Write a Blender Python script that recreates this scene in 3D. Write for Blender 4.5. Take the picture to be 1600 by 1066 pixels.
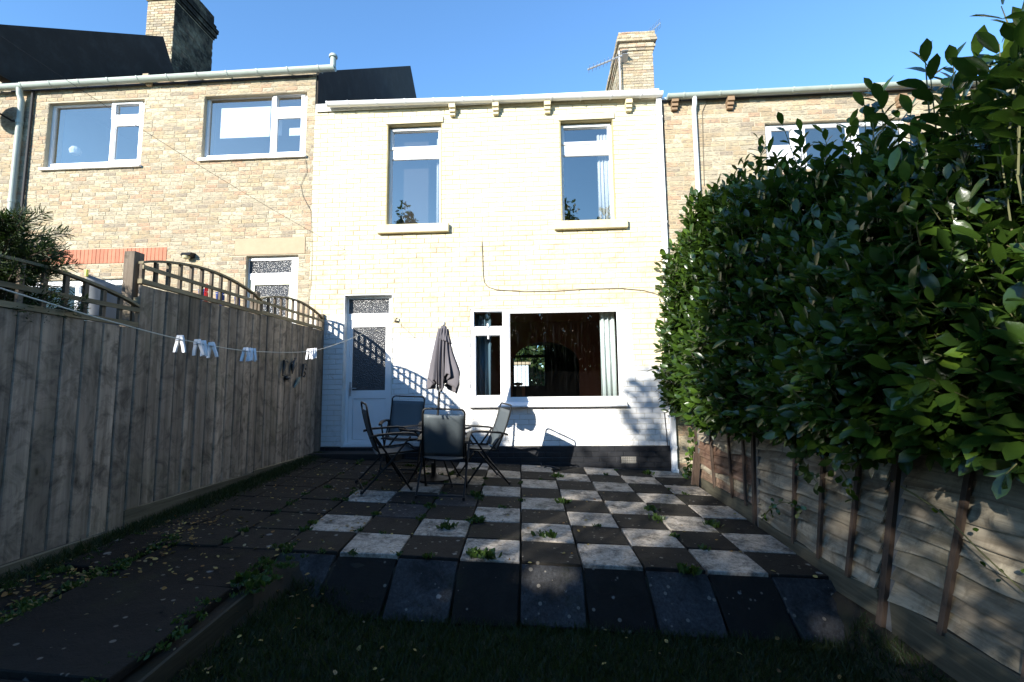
import bpy, math, random
import numpy as np
from mathutils import Vector, Matrix

random.seed(7)
rng = np.random.default_rng(7)
for o in list(bpy.data.objects):
    bpy.data.objects.remove(o)
scene = bpy.context.scene
COL = scene.collection

# ------------------------------------------------------------------ camera
CAM = np.array([0.0, 0.0, 1.4])
F_PX = 740.0
YAW, PITCH, ROLL = math.radians(3.3), math.radians(5.73), math.radians(-0.6)
_cy, _sy, _cp, _sp = math.cos(YAW), math.sin(YAW), math.cos(PITCH), math.sin(PITCH)
FWD = np.array([-_sy * _cp, _cy * _cp, _sp])
_r = np.array([_cy, _sy, 0.0])
_u = np.cross(_r, FWD)
RIGHT = math.cos(ROLL) * _r + math.sin(ROLL) * _u
UP = -math.sin(ROLL) * _r + math.cos(ROLL) * _u
cam_data = bpy.data.cameras.new('camera')
cam_data.sensor_width = 36.0
cam_data.lens = 36.0 * F_PX / 1600.0
cam_data.clip_start = 0.05
cam_data.clip_end = 3000
cam = bpy.data.objects.new('camera', cam_data)
M3 = Matrix(((RIGHT[0], UP[0], -FWD[0]), (RIGHT[1], UP[1], -FWD[1]), (RIGHT[2], UP[2], -FWD[2])))
cam.matrix_world = Matrix.Translation(Vector(CAM)) @ M3.to_4x4()
COL.objects.link(cam)
scene.camera = cam

# ------------------------------------------------------------------ light
SUN = np.array([0.64, 1.0, -0.43])            # direction the light travels
SUN = SUN / np.linalg.norm(SUN)
world = bpy.data.worlds.new('World')
scene.world = world
world.use_nodes = True
wn = world.node_tree
for n in list(wn.nodes):
    wn.nodes.remove(n)
sky = wn.nodes.new('ShaderNodeTexSky')
sky.sky_type = 'NISHITA'
sky.sun_disc = False
sky.sun_elevation = math.asin(-SUN[2])
sky.sun_rotation = math.atan2(-SUN[0], -SUN[1])
sky.altitude = 100
sky.air_density = 1.0
sky.dust_density = 0.05
sky.ozone_density = 4.0
bg = wn.nodes.new('ShaderNodeBackground')
bg.inputs['Strength'].default_value = 0.15
wo = wn.nodes.new('ShaderNodeOutputWorld')
gain = wn.nodes.new('ShaderNodeMix')
gain.data_type = 'RGBA'
gain.blend_type = 'MULTIPLY'
gain.clamp_result = False
gain.inputs[0].default_value = 1.0
gain.inputs[7].default_value = (1.0, 1.22, 1.30, 1.0)
wn.links.new(sky.outputs[0], gain.inputs[6])
wn.links.new(gain.outputs[2], bg.inputs[0])
wn.links.new(bg.outputs[0], wo.inputs[0])
sl = bpy.data.lights.new('sun', 'SUN')
sl.energy = 5.0
sl.angle = math.radians(0.5)
sl.color = (1.0, 0.95, 0.86)
so = bpy.data.objects.new('sun', sl)
so.rotation_euler = Vector(SUN).to_track_quat('-Z', 'Y').to_euler()
so.location = (-10, -15, 12)
COL.objects.link(so)
scene.view_settings.view_transform = 'Standard'
scene.view_settings.look = 'None'
scene.view_settings.gamma = 1.0
scene.view_settings.exposure = 1.0
scene.view_settings.use_curve_mapping = False
scene.cycles.max_bounces = 8
scene.cycles.transparent_max_bounces = 16

WY = 7.25                                       # the terrace's front wall


def wp(x, y, Y=WY):
    """point on the wall plane Y seen at pixel x, y of the 1600 x 1066 photograph -> X, Z"""
    d = F_PX * FWD + (x - 800.0) * RIGHT - (y - 533.0) * UP
    d = d * Y / d[1]
    return d[0], d[2] + CAM[2]


def wx(x, y, Y=WY):
    return wp(x, y, Y)[0]


def wz(x, y, Y=WY):
    return wp(x, y, Y)[1]


def proj(P):
    d = np.asarray(P, float) - CAM
    z = d @ FWD
    return 800 + F_PX * (d @ RIGHT) / z, 533 - F_PX * (d @ UP) / z


def patio_z(X, Y):
    return -0.0496 - 0.0524 * X + 0.0445 * Y


# ------------------------------------------------------------------ materials
class NT:
    def __init__(self, name):
        self.m = bpy.data.materials.new(name)
        self.m.use_nodes = True
        self.t = self.m.node_tree
        self.t.nodes.clear()
        self.out = self.t.nodes.new('ShaderNodeOutputMaterial')

    def n(self, typ, **kw):
        nd = self.t.nodes.new(typ)
        for k, v in kw.items():
            setattr(nd, k, v)
        return nd

    def l(self, a, b):
        self.t.links.new(a, b)

    def val(self, x, sock):
        if isinstance(x, (int, float)):
            sock.default_value = x
        elif isinstance(x, (tuple, list)):
            sock.default_value = tuple(x) + ((1.0,) if len(sock.default_value) == 4 and len(x) == 3 else ())
        else:
            self.l(x, sock)

    def coord(self, kind='Object', scale=(1, 1, 1), offset=None):
        if kind == 'World':
            c = self.n('ShaderNodeNewGeometry').outputs['Position']
        else:
            c = self.n('ShaderNodeTexCoord').outputs[kind]
        if offset is not None:
            a = self.n('ShaderNodeVectorMath', operation='ADD')
            self.l(c, a.inputs[0])
            self.l(offset, a.inputs[1])
            c = a.outputs[0]
        mp = self.n('ShaderNodeMapping')
        mp.inputs['Scale'].default_value = scale
        self.l(c, mp.inputs[0])
        return mp.outputs[0]

    def noise(self, co, scale=5, detail=4, rough=0.6, dist=0.0):
        nz = self.n('ShaderNodeTexNoise')
        nz.inputs['Scale'].default_value = scale
        nz.inputs['Detail'].default_value = detail
        nz.inputs['Roughness'].default_value = rough
        nz.inputs['Distortion'].default_value = dist
        self.l(co, nz.inputs['Vector'])
        return nz.outputs[0]

    def voro(self, co, scale=5, feature='F1', rnd=1.0):
        v = self.n('ShaderNodeTexVoronoi', feature=feature)
        v.inputs['Scale'].default_value = scale
        v.inputs['Randomness'].default_value = rnd
        self.l(co, v.inputs['Vector'])
        return v

    def ramp(self, fac, stops, mode='LINEAR'):
        r = self.n('ShaderNodeValToRGB')
        r.color_ramp.interpolation = mode
        el = r.color_ramp.elements
        while len(el) < len(stops):
            el.new(0.5)
        for e, (p, c) in zip(el, stops):
            e.position = p
            e.color = (c, c, c, 1) if isinstance(c, (int, float)) else tuple(c) + (1,)
        self.l(fac, r.inputs[0])
        return r.outputs[0]

    def mix(self, fac, a, b, mode='MIX'):
        m = self.n('ShaderNodeMix', data_type='RGBA', blend_type=mode)
        self.val(fac, m.inputs[0])
        self.val(a, m.inputs[6])
        self.val(b, m.inputs[7])
        return m.outputs[2]

    def math(self, op, a, b=0.0, clamp=False):
        m = self.n('ShaderNodeMath', operation=op, use_clamp=clamp)
        self.val(a, m.inputs[0])
        self.val(b, m.inputs[1])
        return m.outputs[0]

    def rnd(self, src):
        if src == 'object':
            return self.n('ShaderNodeObjectInfo').outputs['Random']
        a = self.n('ShaderNodeAttribute', attribute_name='rnd')
        return a.outputs['Fac']

    def bump(self, h, strength=0.3, dist=0.01, normal=None):
        b = self.n('ShaderNodeBump')
        b.inputs['Strength'].default_value = strength
        b.inputs['Distance'].default_value = dist
        self.l(h, b.inputs['Height'])
        if normal is not None:
            self.l(normal, b.inputs['Normal'])
        return b.outputs[0]

    def bsdf(self, color, rough=0.7, metallic=0.0, normal=None, spec=0.5, coat=0.0, transl=None):
        p = self.n('ShaderNodeBsdfPrincipled')
        self.val(color, p.inputs['Base Color'])
        self.val(rough, p.inputs['Roughness'])
        p.inputs['Metallic'].default_value = metallic
        p.inputs['Specular IOR Level'].default_value = spec
        p.inputs['Coat Weight'].default_value = coat
        p.inputs['Coat Roughness'].default_value = 0.15
        if normal is not None:
            self.l(normal, p.inputs['Normal'])
        s = p.outputs[0]
        if transl is not None:
            tr = self.n('ShaderNodeBsdfTranslucent')
            self.val(transl[1], tr.inputs['Color'])
            mx = self.n('ShaderNodeMixShader')
            mx.inputs[0].default_value = transl[0]
            self.l(s, mx.inputs[1])
            self.l(tr.outputs[0], mx.inputs[2])
            s = mx.outputs[0]
        self.l(s, self.out.inputs[0])
        return self.m


def combine_rnd(t, r):
    """a vector made of a random scalar, to shift textures per piece"""
    c = t.n('ShaderNodeCombineXYZ')
    t.l(t.math('MULTIPLY', r, 37.0), c.inputs[0])
    t.l(t.math('MULTIPLY', r, 71.0), c.inputs[1])
    t.l(t.math('MULTIPLY', r, 53.0), c.inputs[2])
    return c.outputs[0]


def mat_stone_brick(name, src, dark=1.0):
    """buff, orange and sooty bricks, unpainted"""
    t = NT(name)
    r = t.rnd(src)
    co = t.coord('World')
    base = t.ramp(r, [(0.0, (0.40, 0.30, 0.175)), (0.14, (0.45, 0.365, 0.225)), (0.30, (0.49, 0.42, 0.29)), (0.48, (0.40, 0.34, 0.235)),
                      (0.60, (0.45, 0.31, 0.19)), (0.68, (0.53, 0.46, 0.32)), (0.82, (0.37, 0.30, 0.205)), (0.90, (0.45, 0.28, 0.17)), (0.965, (0.29, 0.235, 0.17))], 'CONSTANT')
    off = combine_rnd(t, r)
    c2 = t.coord('World', (1, 1, 4.0), off)
    n1 = t.noise(c2, 15, 6, 0.72)
    n2 = t.noise(c2, 42, 4, 0.7)
    soot = t.ramp(n1, [(0.48, 0.0), (0.60, 1.0)])
    c = t.mix(t.math('MULTIPLY', soot, 0.75), base, (0.11, 0.10, 0.09))
    c = t.mix(t.ramp(n2, [(0.4, 0.0), (0.75, 0.45)]), c, (0.60, 0.52, 0.38))
    big = t.noise(co, 0.9, 3, 0.5)
    c = t.mix(t.ramp(big, [(0.42, 0.0), (0.75, 0.3)]), c, (0.24, 0.19, 0.14))
    if dark != 1.0:
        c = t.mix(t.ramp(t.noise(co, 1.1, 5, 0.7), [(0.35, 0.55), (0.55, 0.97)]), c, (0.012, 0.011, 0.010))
    return t.bsdf(c, 0.9, normal=t.bump(n2, 0.7, 0.012), spec=0.2)


def mat_painted_brick(name, src, joint=False):
    """brick painted cream high up and white low down, the paint thin in places"""
    t = NT(name)
    r = t.rnd(src)
    geo = t.n('ShaderNodeNewGeometry')
    sep = t.n('ShaderNodeSeparateXYZ')
    t.l(geo.outputs['Position'], sep.inputs[0])
    co = t.coord('World')
    n1 = t.noise(co, 2.2, 5, 0.65)
    n2 = t.noise(co, 30, 4, 0.7)
    n3 = t.noise(co, 7, 5, 0.7, 0.6)
    # boundary height depends on x: low at the right end of the house, higher elsewhere
    left = t.ramp(t.math('MULTIPLY', t.math('ADD', sep.outputs[0], 4.0), 0.15), [(0.0, 0.42), (0.23, 0.42), (0.25, 0.36), (0.42, 0.36), (0.44, 0.43), (0.80, 0.43), (0.81, 0.285), (1.0, 0.285)], 'CONSTANT')
    bz = t.math('MULTIPLY', left, 6.0)
    d = t.math('SUBTRACT', sep.outputs[2], bz)
    d = t.math('ADD', d, t.math('MULTIPLY', t.math('SUBTRACT', n1, 0.5), 0.45))
    f = t.math('MULTIPLY', t.math('ADD', d, 0.04), 8.0, True)
    cream = t.mix(r, (0.64, 0.56, 0.375), (0.69, 0.62, 0.43))
    cream = t.mix(t.ramp(n3, [(0.30, 0.75), (0.62, 0.0)]), cream, (0.70, 0.64, 0.46))
    white = t.mix(t.ramp(n1, [(0.4, 0.0), (0.8, 0.25)]), (0.72, 0.72, 0.71), (0.56, 0.55, 0.53))
    c = t.mix(f, white, cream)
    worn = t.ramp(n3, [(0.64, 0.0), (0.72, 0.7)])
    c = t.mix(t.math('MULTIPLY', worn, 0.75), c, (0.42, 0.29, 0.17))
    band = t.math('MULTIPLY', t.math('SUBTRACT', 1.0, t.math('ABSOLUTE', t.math('MULTIPLY', t.math('SUBTRACT', sep.outputs[2], 3.1), 0.75))), 1.6, True)
    tan = t.ramp(t.noise(t.coord('World', (1, 1, 1.3)), 2.6, 7, 0.72, 0.5), [(0.44, 0.0), (0.62, 1.0)])
    c = t.mix(t.math('MULTIPLY', t.math('MULTIPLY', tan, band), 0.62), c, (0.46, 0.335, 0.205))
    low = t.math('MULTIPLY', t.math('SUBTRACT', 1.1, sep.outputs[2]), 1.3, True)
    wl = t.ramp(t.noise(co, 4.5, 6, 0.75, 0.4), [(0.52, 0.0), (0.66, 0.8)])
    c = t.mix(t.math('MULTIPLY', wl, low), c, (0.20, 0.19, 0.18))
    if joint:
        c = t.mix(0.4, c, (0.40, 0.33, 0.19))
    return t.bsdf(c, 0.75, normal=t.bump(n2, 0.5, 0.006), spec=0.3)


def mat_basic(name, color, rough=0.7, metallic=0.0, var=0.15, scale=8, bump=0.2, spec=0.4, coat=0.0, src=None, dirt=None):
    t = NT(name)
    co = t.coord('World')
    n = t.noise(co, scale, 5, 0.65)
    dk = tuple(c * (1 - var) for c in color)
    lt = tuple(min(1, c * (1 + var)) for c in color)
    c = t.mix(n, dk, lt)
    if src:
        c = t.mix(t.math('MULTIPLY', t.rnd(src), 0.5), c, tuple(x * 0.6 for x in color))
    if dirt:
        c = t.mix(t.ramp(t.noise(co, 3.1, 6, 0.7, 0.3), [(0.48, 0.0), (0.75, dirt[0])]), c, dirt[1])
    return t.bsdf(c, rough, metallic, t.bump(t.noise(co, scale * 6, 4, 0.7), bump, 0.004), spec, coat)


def mat_wood(name, cols, axis='z', src='object', grain=60, knot=True, rough=0.85):
    t = NT(name)
    r = t.rnd(src)
    off = combine_rnd(t, r)
    sc = {'z': (1, 1, 0.05), 'y': (1, 0.05, 1), 'x': (0.05, 1, 1)}[axis]
    co = t.coord('World', sc, off)
    g = t.noise(co, grain, 5, 0.65, 0.5)
    g2 = t.noise(co, grain * 0.2, 3, 0.6, 1.5)
    wide = t.noise(t.coord('World', tuple(max(s, 0.25) for s in sc), off), 2.6, 4, 0.6)
    c = t.ramp(r, [(i / max(1, len(cols) - 1), c) for i, c in enumerate(cols)])
    c = t.mix(t.ramp(g, [(0.35, 0.65), (0.65, 0.0)]), c, tuple(x * 0.45 for x in cols[0]))
    c = t.mix(t.ramp(g2, [(0.4, 0.0), (0.7, 0.5)]), c, tuple(min(1, x * 1.5) for x in cols[-1]))
    c = t.mix(t.ramp(wide, [(0.4, 0.0), (0.7, 0.6)]), c, tuple(x * 0.45 for x in cols[0]))
    h = g
    if knot:
        ksc = {'z': (0.02, 1.0, 0.50), 'y': (0.02, 0.5, 1.0), 'x': (0.5, 0.02, 1)}[axis]
        v = t.voro(t.coord('World', ksc, off), 7.0)
        dn = t.math('ADD', v.outputs['Distance'], t.math('MULTIPLY', t.math('SUBTRACT', t.noise(t.coord('World'), 40, 3, 0.7), 0.5), 0.12))
        sepk = t.n('ShaderNodeSeparateColor')
        t.l(v.outputs['Color'], sepk.inputs[0])
        pick = t.math('MULTIPLY', t.math('SUBTRACT', sepk.outputs[0], 0.30), 6.0, True)
        kn = t.math('MULTIPLY', t.ramp(dn, [(0.04, 1.0), (0.12, 0.35), (0.22, 0.0)]), pick)
        c = t.mix(t.math('MULTIPLY', kn, 0.85), c, tuple(x * 0.18 for x in cols[0]))
        smear = t.ramp(t.noise(t.coord('World', (1, 1, 1), off), 5.5, 5, 0.7, 0.8), [(0.46, 0.0), (0.66, 0.8)])
        c = t.mix(smear, c, tuple(x * 0.42 for x in cols[0]))
        alg = t.ramp(t.noise(t.coord('World'), 1.7, 5, 0.7), [(0.52, 0.0), (0.72, 0.35)])
        c = t.mix(alg, c, (0.10, 0.105, 0.05))
    return t.bsdf(c, rough, normal=t.bump(h, 0.5, 0.004), spec=0.2)


def mat_slab(name, kind, k=1.0):
    t = NT(name)
    r = t.rnd('object')
    off = combine_rnd(t, r)
    co = t.coord('World', (1, 1, 1), off)
    fine = t.noise(co, 70, 4, 0.75)
    mid = t.ramp(t.noise(co, 8, 8, 0.8, 0.4), [(0.34, 0.0), (0.66, 1.0)])
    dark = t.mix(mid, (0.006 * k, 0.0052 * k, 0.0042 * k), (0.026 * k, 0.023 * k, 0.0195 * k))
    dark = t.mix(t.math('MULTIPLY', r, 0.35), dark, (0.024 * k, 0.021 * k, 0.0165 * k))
    if kind == 'white':
        m = t.ramp(t.noise(co, 5, 9, 0.78, 0.3), [(0.36, 0.12), (0.53, 1.0)])
        m2 = t.ramp(t.noise(co, 40, 5, 0.8), [(0.34, 0.40), (0.52, 1.0)])
        m = t.math('MULTIPLY', m, m2)
        paint = t.mix(mid, (0.32, 0.28, 0.23), (0.55, 0.485, 0.41))
        c = t.mix(m, dark, paint)
    elif kind == 'blue':
        m = t.ramp(t.noise(co, 5, 9, 0.8, 0.3), [(0.38, 0.12), (0.68, 0.8)])
        m2 = t.ramp(t.noise(co, 45, 4, 0.8), [(0.3, 0.2), (0.6, 1.0)])
        c = t.mix(t.math('MULTIPLY', m, m2), (0.010, 0.0095, 0.009), (0.085, 0.088, 0.095))
    else:
        c = dark
    # lichen: round pale spots of uneven size
    v = t.voro(co, 7.0)
    sepv = t.n('ShaderNodeSeparateColor')
    t.l(v.outputs['Color'], sepv.inputs[0])
    rad = t.math('MULTIPLY', t.math('SUBTRACT', sepv.outputs[0], 0.50, True), 0.42)
    dn = t.math('ADD', v.outputs['Distance'], t.math('MULTIPLY', t.math('SUBTRACT', t.noise(co, 38, 4, 0.75), 0.5), 0.26))
    sp = t.math('MULTIPLY', t.math('SUBTRACT', rad, dn), 22.0, True)
    c = t.mix(t.math('MULTIPLY', sp, 0.75 if kind != 'white' else 0.25), c, (0.22, 0.22, 0.21))
    v2 = t.voro(co, 24.0)
    sep2 = t.n('ShaderNodeSeparateColor')
    t.l(v2.outputs['Color'], sep2.inputs[0])
    sp2 = t.math('MULTIPLY', t.math('SUBTRACT', t.math('MULTIPLY', t.math('SUBTRACT', sep2.outputs[1], 0.80, True), 2.0), v2.outputs['Distance']), 12.0, True)
    c = t.mix(t.math('MULTIPLY', sp2, 0.7 if kind != 'white' else 0.2), c, (0.20, 0.18, 0.15))
    # moss creeping in
    mo = t.ramp(t.noise(t.coord('World'), 2.3, 6, 0.7), [(0.56, 0.0), (0.70, 0.6)])
    c = t.mix(mo, c, (0.020, 0.024, 0.008))
    return t.bsdf(c, 0.85, normal=t.bump(t.math('ADD', fine, t.math('MULTIPLY', mid, 1.5)), 0.6, 0.006), spec=0.25)


def mat_leaf(name, src, cols, rough=0.28, transl=0.18, coat=0.25):
    t = NT(name)
    r = t.rnd(src)
    c = t.ramp(r, [(i / (len(cols) - 1), k) for i, k in enumerate(cols)])
    co = t.coord('World')
    n = t.noise(co, 55, 3, 0.6)
    c = t.mix(t.math('MULTIPLY', n, 0.5), c, tuple(x * 0.6 for x in cols[0]))
    tc = t.mix(0.4, c, (0.10, 0.20, 0.02))
    return t.bsdf(c, rough, normal=t.bump(n, 0.25, 0.004), spec=0.4, coat=coat, transl=(transl, tc))


def mat_glass(name, refl=0.16, tint=(0.90, 0.94, 0.95)):
    t = NT(name)
    tr = t.n('ShaderNodeBsdfTransparent')
    tr.inputs[0].default_value = tint + (1,)
    gl = t.n('ShaderNodeBsdfGlossy')
    gl.inputs['Roughness'].default_value = 0.015
    gl.inputs['Color'].default_value = (0.95, 0.86, 0.76, 1)
    n = t.noise(t.coord('World'), 1.2, 2, 0.5)
    t.l(t.bump(n, 0.03, 0.02), gl.inputs['Normal'])
    fr = t.n('ShaderNodeFresnel')
    fr.inputs['IOR'].default_value = 1.5
    back = t.n('ShaderNodeNewGeometry').outputs['Backfacing']
    f = t.math('ADD', t.math('MULTIPLY', fr.outputs[0], 1.4), refl, True)
    f = t.math('MULTIPLY', f, t.math('SUBTRACT', 1.0, back))
    df = t.n('ShaderNodeBsdfDiffuse')
    df.inputs[0].default_value = (0.6, 0.62, 0.62, 1)
    streak = t.ramp(t.noise(t.coord('World', (9, 1, 0.5)), 4, 5, 0.75), [(0.55, 0.0), (0.9, 0.012)])
    m1 = t.n('ShaderNodeMixShader')
    t.l(f, m1.inputs[0]); t.l(tr.outputs[0], m1.inputs[1]); t.l(gl.outputs[0], m1.inputs[2])
    m2 = t.n('ShaderNodeMixShader')
    t.l(streak, m2.inputs[0]); t.l(m1.outputs[0], m2.inputs[1]); t.l(df.outputs[0], m2.inputs[2])
    t.l(m2.outputs[0], t.out.inputs[0])
    return t.m


M = {}
M['brick_o'] = mat_stone_brick('buff_brick_piece', 'object')
M['brick_m'] = mat_stone_brick('buff_brick', 'attr')
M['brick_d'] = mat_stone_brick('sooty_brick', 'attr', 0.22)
M['paint_o'] = mat_painted_brick('painted_brick_piece', 'object')
M['paint_m'] = mat_painted_brick('painted_brick', 'attr')
M['mortar'] = mat_basic('mortar', (0.44, 0.38, 0.27), 0.95, var=0.3, scale=14, bump=0.6)
M['mortar_paint'] = mat_painted_brick('painted_mortar', 'object', True)
M['red_brick'] = mat_basic('red_brick', (0.50, 0.20, 0.12), 0.9, var=0.25, scale=12, bump=0.5, src='object')
M['lintel'] = mat_basic('lintel_stone', (0.42, 0.315, 0.205), 0.9, var=0.15, scale=9, bump=0.4)
M['cream'] = mat_basic('cream_paint', (0.62, 0.535, 0.34), 0.7, var=0.1, scale=6, bump=0.3, dirt=(0.35, (0.35, 0.26, 0.12)))
M['olive_reveal'] = mat_basic('dirty_cream_paint', (0.40, 0.33, 0.17), 0.8, var=0.2, scale=9, bump=0.4)
M['upvc'] = mat_basic('white_upvc', (0.80, 0.80, 0.80), 0.35, var=0.03, scale=3, bump=0.03, spec=0.5)
M['upvc_dirty'] = mat_basic('weathered_white_plastic', (0.72, 0.72, 0.69), 0.45, var=0.06, scale=5, bump=0.08, dirt=(0.5, (0.33, 0.32, 0.27)))
M['upvc_green'] = mat_basic('greenish_old_gutter_plastic', (0.40, 0.45, 0.40), 0.5, var=0.12, scale=5, bump=0.1, dirt=(0.4, (0.22, 0.24, 0.19)))
M['upvc_beige'] = mat_basic('pale_green_door_plastic', (0.56, 0.56, 0.42), 0.5, var=0.05, scale=5, bump=0.03)
M['plinth'] = mat_basic('black_bitumen_paint', (0.012, 0.013, 0.016), 0.4, var=0.4, scale=7, bump=0.6, spec=0.5, dirt=(0.18, (0.12, 0.12, 0.13)))
M['render'] = mat_basic('dark_render', (0.034, 0.025, 0.018), 0.9, var=0.45, scale=1.6, bump=0.7, dirt=(0.35, (0.085, 0.078, 0.07)))
M['slate'] = mat_basic('roof_slate', (0.09, 0.09, 0.10), 0.7, var=0.3, scale=5, bump=0.5)
M['concrete'] = mat_basic('old_concrete', (0.21, 0.20, 0.18), 0.9, var=0.3, scale=7, bump=0.6, dirt=(0.5, (0.08, 0.08, 0.06)))
M['post_concrete'] = mat_basic('grey_post_concrete', (0.13, 0.125, 0.115), 0.9, var=0.3, scale=12, bump=0.6, dirt=(0.6, (0.05, 0.045, 0.04)))
M['step'] = mat_basic('dark_step', (0.022, 0.020, 0.018), 0.9, var=0.4, scale=7, bump=0.6)
M['black_metal'] = mat_basic('black_metal', (0.006, 0.006, 0.0065), 0.5, var=0.2, scale=9, bump=0.05, spec=0.3)
M['steel'] = mat_basic('grey_steel', (0.45, 0.46, 0.47), 0.4, metallic=0.5, var=0.1, scale=9, bump=0.05)
M['sling'] = mat_basic('grey_sling_fabric', (0.075, 0.09, 0.098), 0.5, var=0.12, scale=4, bump=0.3, spec=0.3)
M['arm'] = mat_basic('black_arm_plastic', (0.016, 0.016, 0.017), 0.5, var=0.2, scale=9, bump=0.05)
M['table_glass'] = mat_basic('dark_table_glass', (0.055, 0.055, 0.06), 0.16, var=0.2, scale=9, bump=0.05, spec=0.6)
M['canvas'] = mat_basic('grey_lilac_canvas', (0.135, 0.125, 0.135), 0.9, var=0.12, scale=3, bump=0.35, spec=0.15)
M['soil'] = mat_basic('soil', (0.020, 0.016, 0.010), 0.95, var=0.45, scale=9, bump=1.0, dirt=(0.7, (0.014, 0.020, 0.006)))
M['lawn'] = mat_basic('lawn_ground', (0.010, 0.015, 0.005), 0.95, var=0.4, scale=12, bump=1.0)
M['rope'] = mat_basic('pale_washing_line', (0.62, 0.58, 0.48), 0.6, var=0.05)
M['wire'] = mat_basic('black_wire', (0.02, 0.02, 0.02), 0.6, var=0.05)
M['thin_cable'] = mat_basic('brown_cable', (0.16, 0.13, 0.09), 0.6, var=0.1)
M['peg'] = mat_basic('white_peg_plastic', (0.80, 0.80, 0.82), 0.4, var=0.03)
M['peg_yellow'] = mat_basic('yellow_peg_plastic', (0.70, 0.68, 0.10), 0.4, var=0.03)
M['inner_wall'] = mat_basic('brown_room_wall', (0.27, 0.14, 0.095), 0.9, var=0.1, scale=2)
M['inner_dark'] = mat_basic('dark_room', (0.05, 0.04, 0.035), 0.9, var=0.1, scale=2)
M['inner_pale'] = mat_basic('pale_room', (0.42, 0.46, 0.50), 0.9, var=0.1, scale=2)
M['curtain'] = mat_basic('white_curtain', (0.72, 0.72, 0.68), 0.85, var=0.06, scale=5, bump=0.2)
M['curtain_blue'] = mat_basic('blue_grey_curtain', (0.10, 0.15, 0.19), 0.85, var=0.1, scale=5)
M['blind'] = mat_basic('white_blind', (0.80, 0.80, 0.80), 0.8, var=0.03)
M['wood_left'] = mat_wood('weathered_grey_boards', [(0.17, 0.145, 0.117), (0.30, 0.248, 0.192), (0.225, 0.197, 0.168), (0.41, 0.335, 0.258)], 'z', grain=26)
M['wood_rail'] = mat_wood('weathered_rail', [(0.21, 0.175, 0.11), (0.29, 0.245, 0.155)], 'y', knot=False)
M['wood_post'] = mat_wood('weathered_post', [(0.16, 0.125, 0.09), (0.22, 0.18, 0.14)], 'z')
M['gravel_board'] = mat_wood('gravel_board_wood', [(0.085, 0.078, 0.055), (0.125, 0.115, 0.08)], 'y', knot=False)
M['edging'] = mat_wood('damp_edging_wood', [(0.035, 0.032, 0.022), (0.06, 0.055, 0.038)], 'y', knot=False)
M['slat'] = mat_wood('silvered_slat', [(0.20, 0.165, 0.118), (0.33, 0.285, 0.21), (0.16, 0.125, 0.09), (0.46, 0.41, 0.31)], 'y', grain=45)
M['slat_red'] = mat_wood('red_brown_slat', [(0.13, 0.07, 0.045), (0.21, 0.125, 0.085), (0.10, 0.055, 0.038), (0.27, 0.19, 0.135)], 'y', grain=45)
M['batten'] = mat_wood('brown_batten', [(0.065, 0.045, 0.035), (0.095, 0.068, 0.05)], 'z', knot=False)
M['slab_dark'] = mat_slab('dark_paving', 'dark')
M['slab_dim'] = mat_slab('dimmed_dark_paving', 'dark', 0.5)  # darker copy of the dark paving: lens vignette put into the colour
M['slab_white'] = mat_slab('white_painted_paving', 'white')
M['slab_blue'] = mat_slab('blue_grey_paving', 'blue')
LAUREL = [(0.020, 0.042, 0.008), (0.038, 0.074, 0.010), (0.028, 0.058, 0.010), (0.064, 0.122, 0.014), (0.15, 0.24, 0.028)]
M['laurel_o'] = mat_leaf('laurel_leaf_piece', 'object', LAUREL, 0.26, 0.26, 0.12)
M['laurel_m'] = mat_leaf('laurel_leaf', 'attr', LAUREL, 0.26, 0.26, 0.12)
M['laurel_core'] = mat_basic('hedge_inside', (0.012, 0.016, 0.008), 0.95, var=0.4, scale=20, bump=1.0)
M['grass'] = mat_leaf('grass_blades', 'attr', [(0.010, 0.020, 0.005), (0.014, 0.030, 0.006), (0.022, 0.040, 0.008), (0.035, 0.038, 0.013)], 0.6, 0.2, 0.0)
M['weed'] = mat_leaf('weed_leaves', 'attr', [(0.025, 0.05, 0.010), (0.04, 0.08, 0.015), (0.06, 0.11, 0.02)], 0.5, 0.25, 0.0)
M['litter'] = mat_leaf('fallen_leaves', 'attr', [(0.28, 0.17, 0.05), (0.22, 0.10, 0.03), (0.42, 0.36, 0.12), (0.13, 0.08, 0.04), (0.36, 0.30, 0.18)], 0.7, 0.2, 0.0)
M['conifer'] = mat_leaf('conifer_needles', 'attr', [(0.012, 0.024, 0.006), (0.022, 0.042, 0.008), (0.07, 0.12, 0.015)], 0.6, 0.15, 0.0)
M['tree_leaf'] = mat_leaf('tree_leaves', 'attr', [(0.03, 0.05, 0.012), (0.045, 0.08, 0.02), (0.08, 0.10, 0.025)], 0.5, 0.3, 0.0)
M['bark'] = mat_basic('bark', (0.09, 0.07, 0.05), 0.95, var=0.4, scale=12, bump=1.0)
M['twig'] = mat_basic('green_brown_twig', (0.10, 0.10, 0.04), 0.8, var=0.2)
M['glass'] = mat_glass('window_glass', 0.0)
M['glass_up'] = mat_glass('upper_window_glass', 0.26, (0.95, 0.97, 0.98))
M['cloth_grey'] = mat_basic('grey_towel', (0.16, 0.17, 0.18), 0.95, var=0.1, scale=5, bump=0.3)
M['navy'] = mat_basic('navy_cloth', (0.02, 0.04, 0.16), 0.9)
M['red'] = mat_basic('red_cloth', (0.5, 0.04, 0.04), 0.9)
M['lamp_glass'] = mat_basic('cream_lamp_glass', (0.55, 0.50, 0.30), 0.4)
M['ornament'] = mat_basic('dark_ornament_metal', (0.012, 0.014, 0.016), 0.35, var=0.4, scale=30, bump=0.3, spec=0.6)
M['ornament_teal'] = mat_basic('teal_ornament_metal', (0.03, 0.09, 0.10), 0.35, var=0.5, scale=30, bump=0.3, spec=0.6)

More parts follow.
